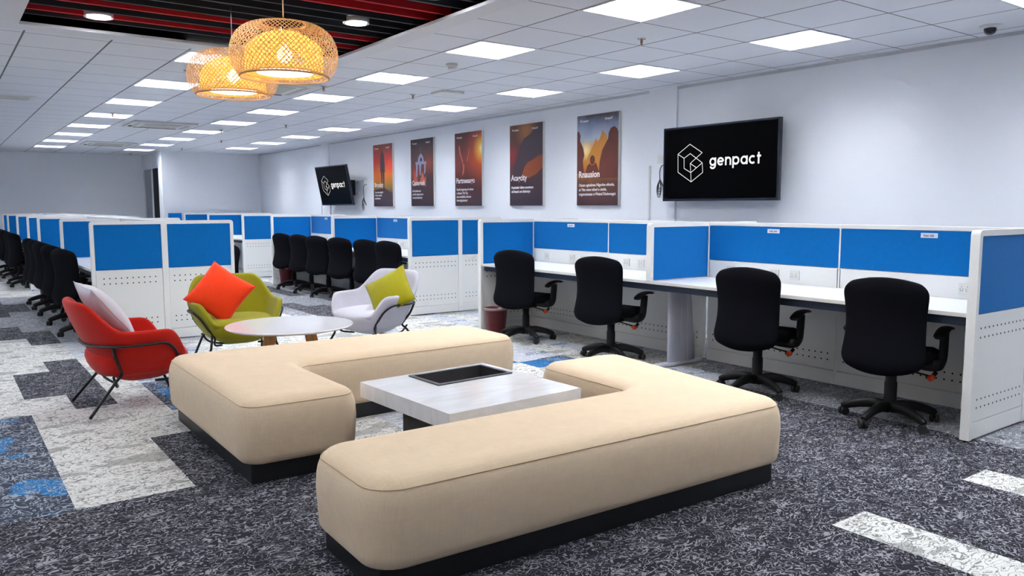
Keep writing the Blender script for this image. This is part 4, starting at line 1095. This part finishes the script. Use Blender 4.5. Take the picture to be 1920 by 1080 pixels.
poster(11.465, 'Casteresk', ['Selt Sudtimnton', 'yonidot sjing bnosor', 'wineatntniatmanyi'], 'second poster from the left, dark with a pale domed gateway shape',
       poster_mat('poster_gate', [(0.0, DK), (0.35, (0.06, 0.025, 0.03)), (0.6, (0.16, 0.05, 0.04)), (1.0, (0.03, 0.02, 0.025))], [(0.62, 0.55, 0.2, (0.5, 0.05, 0.02), 1.2), (0.15, 0.7, 0.22, (0.30, 0.05, 0.02), 1.5)]),
       [(PSAL, [[(0.10, 0.30), (0.18, 0.55), (0.28, 0.44), (0.34, 0.32)], [(0.38, 0.34), (0.52, 0.52), (0.62, 0.42), (0.58, 0.30)], [(0.58, 0.36), (0.68, 0.46), (0.66, 0.28)]]),
        (PLIL, [[(0.22, 0.62), (0.70, 0.62), (0.70, 0.66), (0.22, 0.66)], [(0.24, 0.44), (0.30, 0.44), (0.32, 0.62), (0.24, 0.62)], [(0.40, 0.46), (0.45, 0.46), (0.48, 0.62), (0.38, 0.62)], [(0.60, 0.46), (0.66, 0.50), (0.68, 0.62), (0.60, 0.62)], [(0.32, 0.66), (0.34, 0.72), (0.40, 0.76), (0.46, 0.78), (0.52, 0.76), (0.57, 0.72), (0.60, 0.66)], [(0.455, 0.78), (0.465, 0.78), (0.462, 0.88), (0.458, 0.88)]]),
        (PDARK, [ell(0.47, 0.69, 0.045, 0.03)])])
poster(10.02, 'Partneeasgo', ['Sandst inganotg ed witons', 'a dutoun Tkt Uty,', 'tene anttidida, bstover', 'heonnigtatatontt'], 'third poster from the left, dark red with a bright glow at its right edge',
       poster_mat('poster_glow', [(0.0, (0.04, 0.016, 0.022)), (0.35, (0.08, 0.018, 0.02)), (0.6, (0.20, 0.03, 0.02)), (1.0, (0.09, 0.02, 0.02))], [(0.0, 0.80, 0.62, (0.75, 0.10, 0.01), 1.3), (0.0, 0.87, 0.26, (1.0, 0.62, 0.05), 0.9), (0.0, 0.87, 0.10, (1, 0.95, 0.6), 1.0)]),
       [(PSAL, [[(0.15, 0.82), (0.20, 0.82), (0.22, 0.74), (0.32, 0.60), (0.30, 0.57), (0.18, 0.72)], [(0.54, 0.78), (0.57, 0.78), (0.52, 0.66), (0.47, 0.60), (0.45, 0.61), (0.50, 0.68)], [(0.30, 0.58), (0.36, 0.57), (0.35, 0.46), (0.26, 0.40), (0.31, 0.50)]])])
poster(8.53, 'Acagcity', ['Foadsedsr idsion anosttons', 'ed bseutt ons iisdonnys'], 'fourth poster from the left, dark plum with amber clouds and hills',
       poster_mat('poster_hills', [(0.0, (0.035, 0.022, 0.035)), (0.3, (0.05, 0.022, 0.03)), (0.6, (0.10, 0.02, 0.02)), (1.0, (0.10, 0.04, 0.015))], [(0.38, 1.05, 0.30, (0.30, 0.11, 0.02), 1.2), (0.72, 0.72, 0.22, (0.22, 0.02, 0.02), 1.0)]),
       [(PDARK, [[(0.18, 0.36), (0.12, 0.45), (0.22, 0.60), (0.30, 0.72), (0.44, 0.82), (0.66, 0.88), (0.86, 0.99), (0.995, 0.99), (0.995, 0.64), (0.70, 0.58), (0.48, 0.50), (0.40, 0.36)]]),
        (PRUST, [[(0.36, 0.36), (0.46, 0.48), (0.55, 0.53), (0.72, 0.56), (0.88, 0.60), (0.995, 0.61), (0.995, 0.46), (0.80, 0.38), (0.58, 0.34)]])])
poster(7.05, 'Rnausion', ['Oanan aginalntes Nigorlne ofncnle,', 'at Yito nene nthed e cietds,', 'orgonotunaan e Wetnd Kheiwnegnt'], 'rightmost wall poster, golden sunset with hooded figures',
       poster_mat('poster_people', [(0.0, (0.05, 0.02, 0.025)), (0.25, (0.10, 0.035, 0.02)), (0.45, (0.38, 0.14, 0.02)), (0.62, (0.52, 0.25, 0.03)), (0.75, (0.32, 0.36, 0.45)), (0.9, (0.17, 0.20, 0.30)), (1.0, (0.06, 0.05, 0.06))], [(0.60, 0.70, 0.16, (0.8, 0.62, 0.3), 1.2)]),
       [(PGLD, [[(0.24, 0.50), (0.36, 0.62), (0.42, 0.68), (0.47, 0.74), (0.50, 0.70), (0.56, 0.72), (0.62, 0.82), (0.72, 0.76), (0.80, 0.60), (0.80, 0.36), (0.24, 0.36)]]),
        (PBRN, [[(0.995, 0.30), (0.995, 0.78), (0.96, 0.82), (0.90, 0.845), (0.82, 0.83), (0.77, 0.78), (0.76, 0.72), (0.70, 0.67), (0.62, 0.60), (0.56, 0.47), (0.54, 0.30)], [(0.005, 0.36), (0.005, 0.82), (0.05, 0.83), (0.09, 0.78), (0.08, 0.72), (0.16, 0.64), (0.19, 0.56), (0.15, 0.50), (0.18, 0.36)], [(0.22, 0.36), (0.26, 0.44), (0.32, 0.47), (0.48, 0.47), (0.56, 0.36)]]),
        (PGLD, [ell(0.39, 0.51, 0.085, 0.065)]), (PBRN, [ell(0.39, 0.502, 0.062, 0.052)])])
